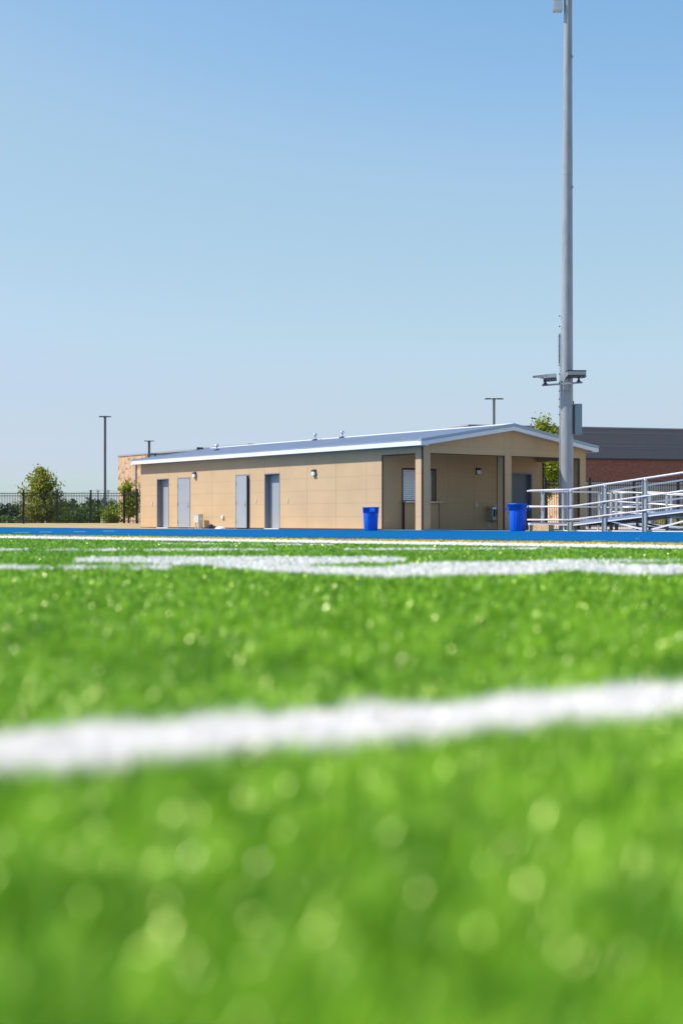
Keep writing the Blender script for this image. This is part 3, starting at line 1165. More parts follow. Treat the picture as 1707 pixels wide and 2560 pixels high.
m = MB()
prof = [(z, rad(z)) for z in np.linspace(0.0, 12.9, 14)]
m.v = []
SEG = 40


def ring(m, z, r):
    n = len(m.v)
    for i in range(SEG):
        t = 2 * math.pi * i / SEG
        m.v.append((cx(z) + r * math.cos(t), r * math.sin(t), z))
    return n


def skin(m, rings):
    ns = [ring(m, z, r) for z, r in rings]
    for a, b in zip(ns[:-1], ns[1:]):
        for i in range(SEG):
            j = (i + 1) % SEG
            m.f.append((a + i, a + j, b + j, b + i))
            m.mi.append(0)


skin(m, prof)
m.build('lower_shaft', GALV, pole, smooth=True)
m = MB()
skin(m, [(12.6, rad(12.6) + 0.004), (13.0, rad(13.0) + 0.0038)] + [(z, rad(z)) for z in np.linspace(14.5, ZT, 8)])
m.build('upper_shaft', GALV, pole, smooth=True)
m = MB()
m.lathe((0, 0, 0), [(0.42, -0.02), (0.42, 0.03), (0.27, 0.031), (0.255, 0.10)], 28, 0, True, True)
m.build('base_plate', GALV, pole)
for z in (16.78, 12.15):
    m = MB()
    a = R(-35)
    r0 = rad(z)
    c0 = Vector((cx(z) + math.cos(a) * (r0 - 0.02), math.sin(a) * (r0 - 0.02), z))
    m.tube(c0, c0 + Vector((math.cos(a) * 0.055, math.sin(a) * 0.055, 0)), 0.055, 0.045, 14)
    m.build('hand_hole_cover', GALV, pole)
# top ballast box and its dark hood
m = MB()
m.box(-0.44, -0.15, -0.14, 0.18, 18.42, 18.76)
tbx = m.build('ballast_box', mat('pale enamel', (0.70, 0.71, 0.70), 0.45), pole, bevel=0.01)
m = MB()
m.box(-0.42, -0.15, -0.12, 0.16, 18.765, 19.1)
m.build('junction_box', LAMPD, pole, bevel=0.01)
m = MB()
m.box(-0.46, -0.441, -0.13, 0.17, 18.43, 18.75)
m.build('side_plate', FRAME, tbx)
# conduit up the left side with clips
m = MB()
m.tube((-0.262, -0.05, 0.3), (-0.225, -0.05, 7.0), 0.014, seg=8)
m.build('conduit', GALV, pole)
for k in range(12):
    z = 4.1 + 0.26 * k * (1 + 0.02 * k)
    m = MB()
    m.tube((-0.29 + 0.004 * z * 0.6, -0.05, z), (-0.25 + 0.004 * z, -0.05, z), 0.02, seg=8)
    m.build('clip', LAMPD, pole)
m = MB()
m.box(-0.285, -0.245, -0.065, -0.035, 5.9, 6.95)
m.build('cable_guard', ALUPOST, pole)
# control cabinet on the right
m = MB()
m.box(0.275, 0.535, -0.17, 0.17, 3.38, 4.47)
cb = m.build('control_cabinet', CABINET, pole, bevel=0.01)
m = MB()
m.box(0.21, 0.274, -0.10, 0.10, 3.42, 4.45)
m.build('mounting_rail', LAMPD, cb)
m = MB()
m.box(0.30, 0.51, -0.178, -0.1705, 3.43, 4.42)
m.build('cabinet_door', CABINET, cb)
m = MB()
m.tube((0.255, 0, 4.47), (0.255, 0, 4.58), 0.02, seg=8)
m.build('cable_gland', LAMPD, cb)
# cross bar with two floodlights
BL, BR_ = Vector((-0.86, -0.05, 5.13)), Vector((0.49, -0.50, 5.19))
m = MB()
m.beam(BL, BR_, 0.07, 0.06)
m.build('cross_bar', GALV, pole)
m = MB()
m.box(-0.16, 0.05, -0.33, -0.20, 4.93, 5.30)
m.build('bar_clamp', GALV, pole, bevel=0.02)
m = MB()
m.beam((-0.02, -0.28, 5.26), (0.12, -0.30, 5.0), 0.03, 0.03)
m.beam((-0.12, -0.24, 5.25), (-0.03, -0.34, 5.45), 0.10, 0.03)
m.build('clamp_strut', GALV, pole)


def flood(c, yaw, roll, visor, label):
    """long slim floodlight: box body, flange, lens side, optional pointed visor; sits on a flared knuckle"""
    b = MB()
    L = 0.66 if not visor else 0.46
    b.prism([(-0.13, -0.075), (0.13, -0.09), (0.15, 0.03), (0.10, 0.075), (-0.12, 0.075)], lambda p, t: (t, p[0], p[1]), -L / 2, L / 2)
    o = b.build('floodlight', LAMPG, pole, bevel=0.006)
    o.location = c
    o.rotation_euler = (roll, R(-4) if visor else 0, yaw)
    o.scale = (1, 1.25, 1.1)
    if visor:
        v = MB()
        x0 = -L / 2
        v.prism([(x0 + 0.12, -0.142), (x0 - 0.36, -0.10), (x0 - 0.36, -0.085), (x0 + 0.12, -0.12)], lambda p, t: (p[0], p[1], t + (p[0] - x0) * 0.0), -0.01, 0.06)
        v.face([(x0, -0.13, -0.08), (x0, -0.13, 0.06), (x0 - 0.38, -0.11, 0.05), ])
        v.face([(x0, -0.12, -0.08), (x0 - 0.38, -0.10, 0.05), (x0, -0.12, 0.06), ])
        v.prism([(x0, -0.13), (x0 - 0.38, -0.11), (x0 - 0.30, 0.05), (x0, 0.12)], lambda p, t: (p[0], p[1], t), 0.048, 0.06)
        v.build('visor', LAMPG, o)
    l = MB()
    l.box(-L / 2 + 0.02, L / 2 - 0.02, -0.137, -0.1315, -0.05, 0.055)
    l.build('lens', mat('beige diffuser', (0.42, 0.42, 0.38), 0.4), o)
    u = MB()
    u.box(-L / 2 - 0.005, L / 2 + 0.005, -0.145, 0.155, -0.115, -0.092)
    u.build('lower_flange', LAMPD, o)
    if not visor:
        u = MB()
        u.box(-L / 2 - 0.02, L / 2 + 0.015, -0.15, 0.12, 0.076, 0.09)
        u.build('top_flange', LAMPD, o)
    return o


c1 = BL + Vector((0.10, -0.05, 0.0))
c2 = BR_ + Vector((-0.12, 0.07, 0.0))
flood((c1.x + 0.16, c1.y, 5.42), R(-8), R(-6), True, '')
flood((c2.x - 0.10, c2.y, 5.50), R(3), R(-4), False, '')
for c in (c1, c2):
    m = MB()
    m.lathe((c.x, c.y, 0), [(0.11, 5.14 if c is c1 else 5.20), (0.06, 5.20 if c is c1 else 5.25), (0.035, 5.24 if c is c1 else 5.30),
                            (0.04, 5.30 if c is c1 else 5.36), (0.04, 5.34 if c is c1 else 5.43)], 14, 0, True, True)
    m.build('knuckle', LAMPD, pole, smooth=True)

# ------------------------------------------------------------------ access ramp to the stands
RA = math.atan2(-0.809, 0.588)
ramp = empty('access_ramp', (7.25, 45.0, 0), RA, 'aluminium wheelchair ramp with tubular handrails rising to the right', 'ramp')
RS = 0.0903
RN = 1.55     # clear width of a flight


def dz(w):
    return 0.25 + max(0.0, w) * RS


WE = 9.0
# deck: platform + first flight
m = MB()
m.box(-1.9, 0.0, 0.06, 3.25, 0.19, 0.25)
m.build('platform_deck', PLANK, ramp)
m = MB()
npl = 10
for k in range(npl):
    n0 = 0.06 + (RN - 0.06) * k / npl
    n1 = 0.06 + (RN - 0.06) * (k + 1) / npl - 0.008
    m.prism([(0.005, dz(0) - 0.05), (WE, dz(WE) - 0.05), (WE, dz(WE)), (0.005, dz(0))], lambda p, t: (p[0], t, p[1]), n1, n0)
m.build('ramp_deck', PLANK, ramp)
# stringers
for n in (0.0, RN + 0.005):
    m = MB()
    m.prism([(0.0, dz(0) - 0.09), (WE, dz(WE) - 0.09), (WE, dz(WE) + 0.02), (0.0, dz(0) + 0.02)],
            lambda p, t: (p[0], t, p[1]), n + 0.05, n)
    m.build('stringer', ALU, ramp)
m = MB()
m.box(-1.9, -0.001, 0.0, 0.055, 0.18, 0.262)
m.box(-1.955, -1.901, 0.0, 3.25, 0.18, 0.262)
m.build('platform_edge', ALU, ramp)
# front posts
for w in (0.0, 1.47, 3.1, 4.7, 6.3, 7.9):
    m = MB()
    m.box(w - 0.07, w + 0.07, -0.052, -0.002, -0.004, dz(w) + 1.0)
    m.box(w - 0.07, w - 0.052, -0.085, -0.053, -0.004, dz(w) + 1.0)
    m.build('post', ALUPOST, ramp)
    m = MB()
    m.box(w + 0.02, w + 0.075, -0.10, -0.02, dz(w) + 1.001, dz(w) + 1.045)
    m.build('rail_clamp', ALU, ramp)
for w, n in ((-1.27, 0.02), (-1.75, 0.45)):
    m = MB()
    m.box(w - 0.045, w + 0.045, n - 0.03, n + 0.03, 0.255, 1.27)
    m.build('post', ALUPOST, ramp)
# legs under the platform
for w, n in ((-1.9, 0.03), (-0.85, 0.03), (-1.9, 1.6), (-0.1, 3.2), (-1.9, 3.2)):
    m = MB()
    m.box(w - 0.025, w + 0.025, n - 0.025, n + 0.025, -0.004, 0.18)
    m.build('leg', ALU, ramp)


def rail(pts, r=0.026, name='handrail'):
    m = MB()
    for a, b in zip(pts[:-1], pts[1:]):
        m.tube(a, b, r, seg=12)
    return m.build(name, ALU, ramp, smooth=True)


nf = -0.075
zt = 1.06
rail([(-1.8, nf, 0.25 + zt), (0.05, nf, 0.25 + zt), (WE, nf, dz(WE) + zt)], 0.031)
rail([(-1.9, nf, 0.78), (0.05, nf, 0.78), (WE, nf, dz(WE) + 0.53)])
rail([(-1.9, nf, 0.357), (0.05, nf, 0.357), (WE, nf, dz(WE) + 0.09)])
rail([(1.55, 0.06, dz(1.55) + 0.86), (WE, 0.06, dz(WE) + 0.86)])
rail([(1.6, 0.06, dz(1.6) + 0.335), (WE, 0.06, dz(WE) + 0.335)])
# left end rails of the platform
for z in (1.30, 0.80, 0.36):
    rail([(-1.9, nf, z), (-1.9, 3.25, z)], 0.028)
# back rails of the platform
for z in (1.26, 0.78, 0.36):
    rail([(-1.9, 3.28, z), (0.1, 3.28, z)], 0.02)
for w, n in ((-1.9, 1.55), (-1.9, 3.28), (-0.9, 3.28)):
    m = MB()
    m.box(w - 0.04, w + 0.04, n - 0.03, n + 0.03, 0.255, 1.26)
    m.build('post', ALUPOST, ramp)


# second flight descending at the back
def dz2(w):
    return 0.25 - 0.060 * w


m = MB()
m.prism([(0.005, dz2(0) - 0.05), (3.6, dz2(3.6) - 0.04), (3.6, dz2(3.6)), (0.005, dz2(0))], lambda p, t: (p[0], t, p[1]), 3.2, 1.72)
m.build('rear_ramp_deck', PLANK, ramp)
for n in (1.70, 3.28):
    for h in (1.04, 0.72, 0.38):
        if n > 2 and h == 0.72:
            continue
        rail([(0.1, n, dz2(0.1) + h), (3.7, n, dz2(3.7) + h)], 0.022)
    for w in (0.12, 0.35, 1.25, 2.45, 3.6):
        m = MB()
        m.box(w - 0.05, w + 0.04, n - 0.03, n + 0.03, -0.004, dz2(w) + 1.0)
        m.build('post', ALUPOST, ramp)
# bracing under the ramp
for a, b in (((1.55, 0.1, 0.32), (3.1, 0.1, 0.03)), ((3.2, 0.1, 0.06), (5.0, 0.1, 0.42)), ((3.1, 1.4, 0.42), (5.6, 1.4, 0.02)),
             ((3.1, 1.4, 0.03), (5.0, 1.4, 0.45)), ((4.8, 0.1, 0.55), (6.4, 0.1, 0.03)), ((1.5, 1.4, 0.30), (3.1, 1.4, 0.03)),
             ((3.1, 0.9, 0.48), (5.9, 2.6, 0.05))):
    m = MB()
    m.beam(a, b, 0.03, 0.05)
    m.build('brace', ALU if a[1] < 1 else ALUPOST, ramp)
m = MB()
m.box(-0.4, WE, 0.10, 0.22, -0.003, 0.03)
m.box(-0.4, WE, 1.40, 1.52, -0.003, 0.03)
m.build('ground_channel', ALU, ramp)

# ------------------------------------------------------------------ fences
def fence(name, x0, y0, ang, spans, span, zg, hp_, hpost, label, cat='fence', last=None):
    r = empty(name, (x0, y0, zg), ang, label, cat)
    proto = MB()
    L = span - 0.07
    proto.box(0.035, 0.035 + L, -0.014, 0.014, hp_ - 0.05, hp_ - 0.018)
    proto.box(0.035, 0.035 + L, -0.014, 0.014, hp_ - 0.20, hp_ - 0.168)
    proto.box(0.035, 0.035 + L, -0.014, 0.014, 0.14, 0.172)
    npk = max(4, round(L / 0.093)) if span < 2 else 7
    for k in range(npk):
        x = 0.035 + L * (k + 0.5) / npk
        proto.box(x - 0.010, x + 0.010, -0.009, 0.009, 0.05, hp_)
    p0 = proto.build('panel', FENCE, r)
    pm = MB()
    pm.box(-0.045, 0.045, -0.045, 0.045, -0.05, hpost)
    pm.box(-0.052, 0.052, -0.052, 0.052, hpost, hpost + 0.02)
    q0 = pm.build('post', FENCE, r)
    for i in range(spans):
        if i:
            c = p0.copy()
            col.objects.link(c)
            c.parent = r
            c.location = (i * span, 0, 0)
        c = q0.copy() if i < spans else None
        col.objects.link(c)
        c.parent = r
        c.location = ((i + 1) * span, 0, 0)
    return r


SP = 1.887
fence('black_fence', -12.19 - 9 * SP, 80.0, 0.0, 9, SP, 0.17, 1.74, 1.87,
      'long black metal picket fence on the dry grass bank left of the building')
fence('black_fence', -12.19 + 0.0, 79.9, R(-62), 1, 2.1, 0.17, 1.74, 1.90,
      'short return length of black picket fence between the two corner posts')
fence('black_fence', -11.2, 78.05, R(-4), 4, SP, 0.15, 1.74, 1.90,
      'black picket fence running behind the left end of the tan building')
fence('black_fence', 8.45, 59.0, R(0), 7, 1.83, 0.0, 1.99, 2.09,
      'black metal picket fence behind the ramp in front of the brick building')

# ------------------------------------------------------------------ parking lot lamps
def area_lamp(x, y, zg, zt, sp, label, basew=0.3, r=0.075, zpole0=0.0):
    o = empty('area_light', (x, y, zg), 0, label, 'street lamp', 'twin headed area lights')
    h = zt - zg
    m = MB()
    m.box(-r, r, -r, r, 0.3, h - 0.08)
    m.build('pole', LIGHTPOLE, o, bevel=0.01)
    m = MB()
    m.tube((0, 0, -0.4), (0, 0, 0.45), basew, seg=20)
    m.build('base', CONC, o)
    m = MB()
    m.box(-r * 1.25, r * 1.25, -r * 1.25, r * 1.25, h - 0.10, h + 0.02)
    m.build('pole_cap', LIGHTPOLE, o)
    for sg in (-1, 1):
        m = MB()
        xa, xb = sg * r * 1.3, sg * sp / 2
        xm = sg * (sp / 2 - 0.38)
        m.beam((xa, 0, h - 0.03), (xm, 0, h - 0.02), 0.06, 0.05)
        a, b = sorted((xm, xb))
        m.prism([(a, h - 0.055), (b, h - 0.055), (b - (0.05 if sg > 0 else 0), h + 0.005), (a + (0.05 if sg < 0 else 0), h + 0.015)],
                lambda p, t: (p[0], t, p[1]), 0.16, -0.16)
        m.build('lamp_head', LIGHTPOLE, o)
    return o


area_lamp(-16.43, 99, 0.0, 7.60, 0.86, 'tall slim twin headed area light left of the buildings, on a round concrete base', r=0.075)
area_lamp(-17.55, 130, -0.2, 7.64, 0.9, 'twin headed area light poking up in front of the sandstone building corner', r=0.10)
area_lamp(-19.4, 148.5, -0.2, 7.35, 1.0, 'lowest twin headed area light just above the left end of the metal roof', r=0.10)
area_lamp(9.1, 85, 0.0, 7.64, 1.12, 'twin headed area light rising behind the roof ridge of the tan building', r=0.07)

# ------------------------------------------------------------------ school buildings behind
sa = empty('sandstone_building', (-25.08, 160, -0.3), RA, 'tall sandstone and grey clad building behind the left end of the tan building', 'building')
H = 8.18
# local x runs towards the camera's right, local y away from the sunlit face
m = MB()
m.box(0, 6.9, 0, 14, 0, H - 0.35)
m.box(6.9, 17.5, 0.05, 14, 0, 5.6)
m.box(17.51, 26.2, 0.75, 14, 0, H - 0.7)
m.build('stone_wall', STONE, sa)
m = MB()
m.box(6.92, 17.49, 0.06, 13.9, 5.601, H - 0.36)
for k in range(5):
    z = 5.9 + 0.38 * k
    m.box(6.93, 17.48, 0.02, 0.059, z, z + 0.05, 1)
m.build('metal_cladding', [CLADG, CLADL], sa)
m = MB()
m.box(-0.05, 17.52, -0.06, 14.05, H - 0.349, H - 0.17)
m.build('coping', COPE, sa)
m = MB()
m.box(17.53, 26.25, 0.70, 14.05, H - 0.699, H - 0.02)
m.build('rear_coping', COPE, sa)
m = MB()  # dark sheets paint the shade on the two end faces
m.box(17.525, 17.56, -0.05, 0.69, H - 1.2, H - 0.003)
m.box(26.255, 26.30, 0.7, 1.4, H - 0.8, H - 0.003)
m.build('end_shade', LAMPD, sa)
m = MB()
m.box(4.27, 4.38, -0.12, -0.01, 0, H - 1.0)
m.build('downspout', FRAME, sa)
m = MB()
m.box(6.88, 6.95, -0.03, -0.002, 0, H - 0.36)
m.build('corner_strip', FRAME, sa)

ba = empty('brick_building', (9.4, 105.2, -0.3), math.atan2(4.6, 16.4), 'large dark metal and red brick building behind the fence on the right', 'building')
HB = 7.62
m = MB()
m.box(0, 40, 0, 25, 3.63, 5.38)
m.build('brick_wall', BRICK, ba)
m = MB()
m.box(0, 40, -0.08, 25.08, 0, 3.629)
m.build('limestone_base', STONEP, ba)
m = MB()
m.box(-0.05, 40.05, -0.12, 25.1, 5.381, HB)
for z, h in ((7.27, 0.05), (6.55, 0.04), (6.28, 0.05), (6.12, 0.03)):
    m.box(-0.05, 40.05, -0.15, -0.121, z, z + h, 1)
m.build('metal_cladding', [CLAD, CLADL], ba)
m = MB()
m.box(-0.1, 40.1, -0.18, 25.2, HB + 0.001, HB + 0.12)
m.build('coping', CLADL, ba)
m = MB()
m.box(-0.08, 40.08, -0.16, 0.0, 5.30, 5.379)
m.build('drip_flashing', LAMPD, ba)

m = MB()
m.box(0, 0.85, 0, 2.6, 0, 1.75)
m.box(-0.06, 0.91, -0.06, 2.66, 1.751, 1.83, 1)
sp_ = m.build('sandstone_pier', [STONE, COPE], None)
sp_.location = (11.25, 73.0, 0)
sp_.rotation_euler = (0, 0, BA)
tag(sp_, 'low sunlit sandstone pier behind the fence beneath the tree right of the porch', 'wall')


# ------------------------------------------------------------------ trees
def leaf_mat(name, lo, hi, trans=0.35):
    return blade_mat(name, lo, hi, rough=0.6, spec=0.12, patch=0.12, trans=trans)


LEAF_A = leaf_mat('olive green leaves', (0.14, 0.18, 0.03), (0.60, 0.60, 0.11))
LEAF_B = leaf_mat('lime green leaves', (0.13, 0.20, 0.02), (0.50, 0.54, 0.05))
LEAF_C = leaf_mat('deep green leaves', (0.045, 0.08, 0.045), (0.10, 0.15, 0.07), 0.2)
LEAF_D = leaf_mat('mid green leaves', (0.05, 0.10, 0.025), (0.17, 0.24, 0.06), 0.25)


def leaves(name, P_, size, matl, parent, seed=1):
    rg = np.random.default_rng(seed)
    n = len(P_)
    a = rg.normal(size=(n, 3))
    a /= np.linalg.norm(a, axis=1)[:, None]
    b = rg.normal(size=(n, 3))
    b -= (a * b).sum(1)[:, None] * a
    b /= np.linalg.norm(b, axis=1)[:, None]
    s = size * rg.uniform(0.6, 1.35, n)[:, None]
    V = np.stack([P_ - a * s, P_ - b * s * 0.45, P_ + a * s, P_ + b * s * 0.45], axis=1).reshape(-1, 3)
    loops = np.arange(n * 4)
    return np_mesh(name, V, loops, np.full(n, 4), [matl], None, np.repeat(rg.random(n), 4), parent)


def tree(name, x, y, zg, branches, trunk_h, trunk_r, nleaf, size, matl, label, seed, spread=0.10, cat='tree'):
    """branches: list of (start height, azimuth, length out, rise)"""
    rg = np.random.default_rng(seed)
    o = empty(name, (x, y, zg), 0, label, cat)
    m = MB()
    m.tube((0, 0, -0.1), (0.02, 0, trunk_h * 0.5), trunk_r, trunk_r * 0.7, 10)
    m.tube((0.02, 0, trunk_h * 0.5), (0, 0.02, trunk_h), trunk_r * 0.7, trunk_r * 0.25, 10)
    pts = []
    wts = []
    for hs, az, out, rise in branches:
        p = Vector((0, 0, hs))
        k = 7
        prev = p
        for i in range(1, k + 1):
            t = i / k
            q = Vector((math.cos(az) * out * (t ** 0.85), math.sin(az) * out * (t ** 0.85), hs + rise * t ** 1.25))
            q += Vector(rg.normal(0, 0.02 + 0.02 * out, 3))
            m.tube(prev, q, trunk_r * 0.32 * (1 - 0.85 * (i - 1) / k), trunk_r * 0.32 * (1 - 0.85 * t), 6, caps=False)
            prev = q
            pts.append(np.array(q))
            wts.append((0.35 + 0.9 * t) if t < 0.95 else 0.7)
    m.build('trunk', BARK, o)
    pts = np.array(pts)
    wts = np.array(wts)
    idx = rg.choice(len(pts), nleaf, p=wts / wts.sum())
    Pn = pts[idx] + rg.normal(0, 1, (nleaf, 3)) * spread * rg.uniform(0.4, 1.6, (nleaf, 1))
    leaves('crown', Pn, size, matl, o, seed)
    return o


rt = random.Random(5)
br = []
for i in range(95):          # broad skirt, pointed whippy top
    ze = rt.uniform(0.65, 3.5)
    Rz = float(np.interp(ze, [0.6, 1.0, 1.7, 2.3, 2.9, 3.5], [1.15, 1.5, 1.45, 1.05, 0.5, 0.12]))
    out = Rz * rt.uniform(0.35, 1.05)
    hs = max(0.4, ze - out * 0.8 - 0.25)
    br.append((hs, rt.uniform(0, 2 * math.pi), out, ze - hs))
for a, o_, rr in ((0.0, 0.95, 1.35), (0.1, 1.2, 1.0), (3.2, 1.15, 1.15), (3.0, 0.75, 1.6), (3.3, 1.3, 0.6), (0.0, 1.3, 0.5), (0.0, 0.3, 1.9), (3.1, 0.35, 2.0),
                 (0.1, 0.7, 1.7), (3.2, 1.45, 0.95)):
    br.append((1.4, a, o_, rr))
for i in range(16):          # thin whips standing out of the crown
    a_ = rt.uniform(0, 2 * math.pi)
    o_ = rt.uniform(0.25, 1.25)
    br.append((1.3, a_, o_, 2.35 - o_ * rt.uniform(0.75, 1.05)))
tree('leafy_tree', -18.95, 90, 0.10, br, 2.6, 0.10, 9500, 0.095, LEAF_A,
     'round olive green young tree with wispy top behind the left fence', 4, 0.13)
br = []
for i in range(34):
    br.append((rt.uniform(0.5, 2.0), rt.uniform(0, 6.28), rt.uniform(0.3, 0.75), rt.uniform(0.2, 0.75)))
for i in range(6):
    br.append((rt.uniform(1.8, 2.2), rt.uniform(0, 6.28), rt.uniform(0.1, 0.3), rt.uniform(0.3, 0.55)))
tree('leafy_tree', -12.55, 84, 0.0, br, 2.5, 0.07, 3800, 0.075, LEAF_B,
     'slim lime green tree against the sandstone corner behind the fence', 9, 0.10)
br = []
for i in range(30):
    br.append((rt.uniform(0.05, 0.7), rt.uniform(0, 6.28), rt.uniform(0.25, 0.8), rt.uniform(0.2, 0.9)))
tree('leafy_shrub', -15.0, 93, 0.0, br, 0.8, 0.05, 1800, 0.08, LEAF_B,
     'yellow green bush right of the tall lamp pole behind the fence', 12, 0.13, cat='shrub')
br = []
for i in range(60):
    hs = rt.uniform(1.5, 3.9)
    br.append((hs, rt.uniform(0, 6.28), rt.uniform(0.35, 0.95), rt.uniform(0.1, 0.8)))
for a, o_, rr in ((3.2, 0.35, 0.95), (0.2, 0.45, 0.75), (1.6, 0.3, 0.9), (3.5, 0.15, 1.05), (0.0, 0.1, 1.0)):
    br.append((4.0, a, o_, rr))
tree('leafy_tree', 9.45, 66, 0.0, br, 4.4, 0.09, 11000, 0.08, LEAF_B,
     'bright lime green tree behind the porch, its top above the roof beside the steel pole', 21, 0.13)
br = []
for i in range(18):
    br.append((rt.uniform(0.0, 0.2), rt.uniform(0, 6.28), rt.uniform(0.3, 0.9), rt.uniform(0.1, 0.45)))
tree('low_shrub', 15.0, 64, 0.0, br, 0.3, 0.03, 1200, 0.05, leaf_mat('yellow green leaves', (0.35, 0.33, 0.03), (0.62, 0.55, 0.06)),
     'low yellow green shrub seen under the ramp behind the fence', 31, 0.10, cat='shrub')


# distant woods: one mass of foliage
def wood_mass(name, rows, matl, label, seed, size, per):
    rg = np.random.default_rng(seed)
    P_ = []
    for (cx_, cy_, cz, rx, ry, rz) in rows:
        n = int(per * rx * rz)
        d = rg.normal(size=(n, 3))
        d /= np.linalg.norm(d, axis=1)[:, None]
        rr = rg.uniform(0.72, 1.04, (n, 1)) * (1 + 0.10 * np.sin(d[:, :1] * 9 + cx_) + 0.08 * np.sin(d[:, 2:3] * 11 + cx_))
        p = d * rr * np.array([rx, ry, rz]) + np.array([cx_, cy_, cz])
        P_.append(p[p[:, 2] > -0.9])
    o = leaves(name, np.concatenate(P_), size, matl, None, seed)
    return tag(o, label, 'trees', kind='stuff')


rows = []
rs = random.Random(3)
x = -150.0
while x < 15:
    r_ = rs.uniform(3.0, 5.0)
    px = CX + F * x / 340
    topz = 4.0 if px < 60 else (4.6 if px < 140 else 5.0)
    rows.append((x, 340 + rs.uniform(-8, 8), rs.uniform(0.3, 1.0), r_, 3.5, topz - rs.uniform(0, 0.9)))
    rows.append((x + 1.5, 352, -1.0, r_ * 1.2, 3, 4.5))
    x += r_ * 0.75
wood_mass('distant_woods', rows, LEAF_C, 'dark green line of distant woods on the horizon beyond the left fence', 5, 0.45, 70)
rows = []
x = -52.0
while x < -12:
    r_ = rs.uniform(1.6, 2.6)
    px = CX + F * x / 215
    top_ = 1.3 if px < 110 else (2.6 + 0.5 * math.sin(x * 0.9) if px < 170 else 3.1)
    rows.append((x, 215 + rs.uniform(-4, 4), -0.2, r_, 2, top_))
    x += r_ * 0.7
wood_mass('hedgerow_trees', rows, LEAF_D, 'mid green hedgerow trees beyond the car park between fence posts', 6, 0.28, 130)

# utility poles with a wire, far off
for x, y in ((-65.0, 380), (-62.3, 380)):
    pass
up = []
for i, px in enumerate((245.6, 271.0)):
    X = (px - CX) / F * 380
    o = empty('utility_pole', (X, 380, -0.9), 0, ('thin distant utility pole just left of the tall lamp pole' if i == 0 else
                                                  'thin distant utility pole just right of the tall lamp pole'), 'utility pole', 'distant utility poles')
    m = MB()
    m.tube((0, 0, 0), (0, 0, 9.55), 0.16, 0.12, 8)
    m.build('pole', LIGHTPOLE, o)
    m = MB()
    m.box(-0.5, 0.5, -0.08, 0.08, 9.0, 9.15)
    m.build('crossarm', LIGHTPOLE, o)
    up.append(X)
m = MB()
for (x0, z0, x1, z1) in ((up[0], 8.6, up[1], 8.6), (up[1], 8.6, up[1] + 12, 6.5), (up[0], 8.6, up[0] - 14, 6.8)):
    k = 8
    for i in range(k):
        a, b = i / k, (i + 1) / k
        f0 = lambda t: (x0 + (x1 - x0) * t, 380, z0 + (z1 - z0) * t - 0.7 * 4 * t * (1 - t) * 0.25)
        m.tube(f0(a), f0(b), 0.03, seg=5, caps=False)
tag(m.build('power_cable', LIGHTPOLE), 'thin sagging cable strung between the two distant utility poles', 'cable')

# low dark bench and white marker post past the fence
o = empty('low_bench', (-24.1, 106, -0.26), 0, 'low long dark navy bench beyond the left end of the fence', 'bench')
m = MB()
m.box(-0.55, 0.55, -0.2, 0.2, 0.34, 0.47)
m.build('seat', mat('navy paint', (0.01, 0.012, 0.05), 0.5), o)
for sx in (-0.45, 0.45):
    m = MB()
    m.box(sx - 0.05, sx + 0.05, -0.17, 0.17, 0.0, 0.339)
    m.build('leg', CONC, o)
m = MB()
m.tube((0, 0, -0.1), (0, 0, 0.30), 0.05, 0.045, 12)
m.lathe((0, 0, 0), [(0.055, 0.30), (0.05, 0.34), (0.02, 0.36)], 12)
o = m.build('marker_post', WHITE)
o.location = (-18.5, 89, 0.0)
tag(o, 'short white marker post standing under the round olive tree', 'post')

# ------------------------------------------------------------------ camera, sun, sky
cam = bpy.data.cameras.new('camera')
cam.lens = 50
cam.sensor_fit = 'VERTICAL'
cam.sensor_height = 36
cam.sensor_width = 24
cam.shift_y = (HY - 1280.0) / 2560.0
cam.clip_start = 0.05
cam.clip_end = 3000
cam.dof.use_dof = True
cam.dof.focus_distance = 52
cam.dof.aperture_fstop = 1.45
co = bpy.data.objects.new('camera', cam)
col.objects.link(co)
co.location = (0, 0, CH)
co.rotation_euler = (R(90), 0, 0)
scene.camera = co

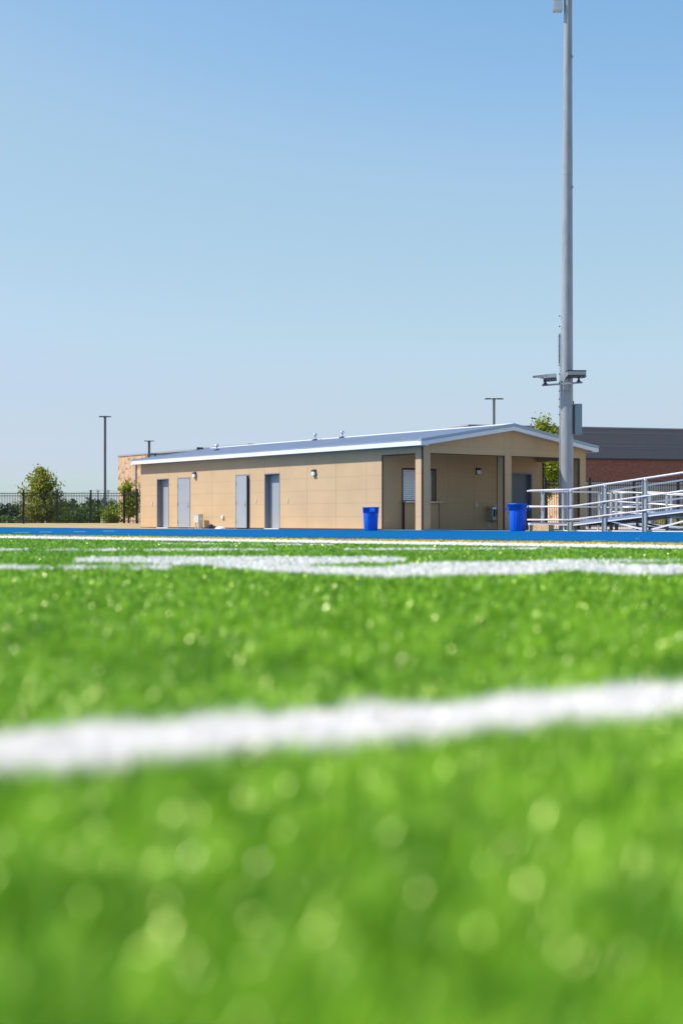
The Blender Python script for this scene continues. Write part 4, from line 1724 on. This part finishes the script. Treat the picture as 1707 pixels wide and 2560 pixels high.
EL, AZ = R(49), R(1)        # sun at the left, 1 degree towards the camera
sd = Vector((-math.cos(AZ) * math.cos(EL), -math.sin(AZ) * math.cos(EL), math.sin(EL)))
sl = bpy.data.lights.new('sun', 'SUN')
sl.energy = 4.25
sl.angle = R(0.5)
sl.color = (1.0, 0.97, 0.94)
so = bpy.data.objects.new('sun', sl)
col.objects.link(so)
so.rotation_euler = sd.to_track_quat('Z', 'Y').to_euler()
so.location = (0, 0, 30)

w = bpy.data.worlds.new('World')
scene.world = w
w.use_nodes = True
nt = w.node_tree
bg = nt.nodes['Background']
sky = nt.nodes.new('ShaderNodeTexSky')
sky.sky_type = 'NISHITA'
sky.sun_disc = False
sky.sun_elevation = EL
sky.sun_rotation = math.atan2(sd.x, sd.y)
sky.altitude = 0
sky.air_density = 1.0
sky.dust_density = 1.0
sky.ozone_density = 5.0
# the camera's rendering of the sky: a tone curve per channel on the whole sky dome
dn = nt.nodes.new('ShaderNodeVectorMath')
dn.operation = 'SCALE'
dn.inputs['Scale'].default_value = 0.1
up_ = nt.nodes.new('ShaderNodeVectorMath')
up_.operation = 'SCALE'
up_.inputs['Scale'].default_value = 10.0
cv = nt.nodes.new('ShaderNodeRGBCurve')
cv.mapping.extend = 'EXTRAPOLATED'
for ch, pts in ((0, ((0.10, 0.098), (0.136, 0.147), (0.163, 0.200), (0.20, 0.230), (0.28, 0.284), (0.342, 0.298))),
                (1, ((0.236, 0.268), (0.28, 0.314), (0.327, 0.338), (0.40, 0.368), (0.438, 0.362))),
                (2, ((0.425, 0.424), (0.515, 0.434)))):
    c_ = cv.mapping.curves[ch]
    for q in pts:
        c_.points.new(*q)
cv.mapping.update()
nt.links.new(sky.outputs[0], dn.inputs[0])
nt.links.new(dn.outputs[0], cv.inputs['Color'])
nt.links.new(cv.outputs[0], up_.inputs[0])
nt.links.new(up_.outputs[0], bg.inputs['Color'])
bg.inputs['Strength'].default_value = 0.15

scene.view_settings.view_transform = 'Standard'
scene.view_settings.look = 'None'
scene.view_settings.gamma = 1.0
scene.view_settings.exposure = 0.32
scene.render.engine = 'CYCLES'
cy = scene.cycles
cy.use_denoising = True
cy.max_bounces = 7
cy.diffuse_bounces = 4
cy.glossy_bounces = 3
cy.transmission_bounces = 4
cy.sample_clamp_indirect = 8
cy.caustics_reflective = False
cy.caustics_refractive = False
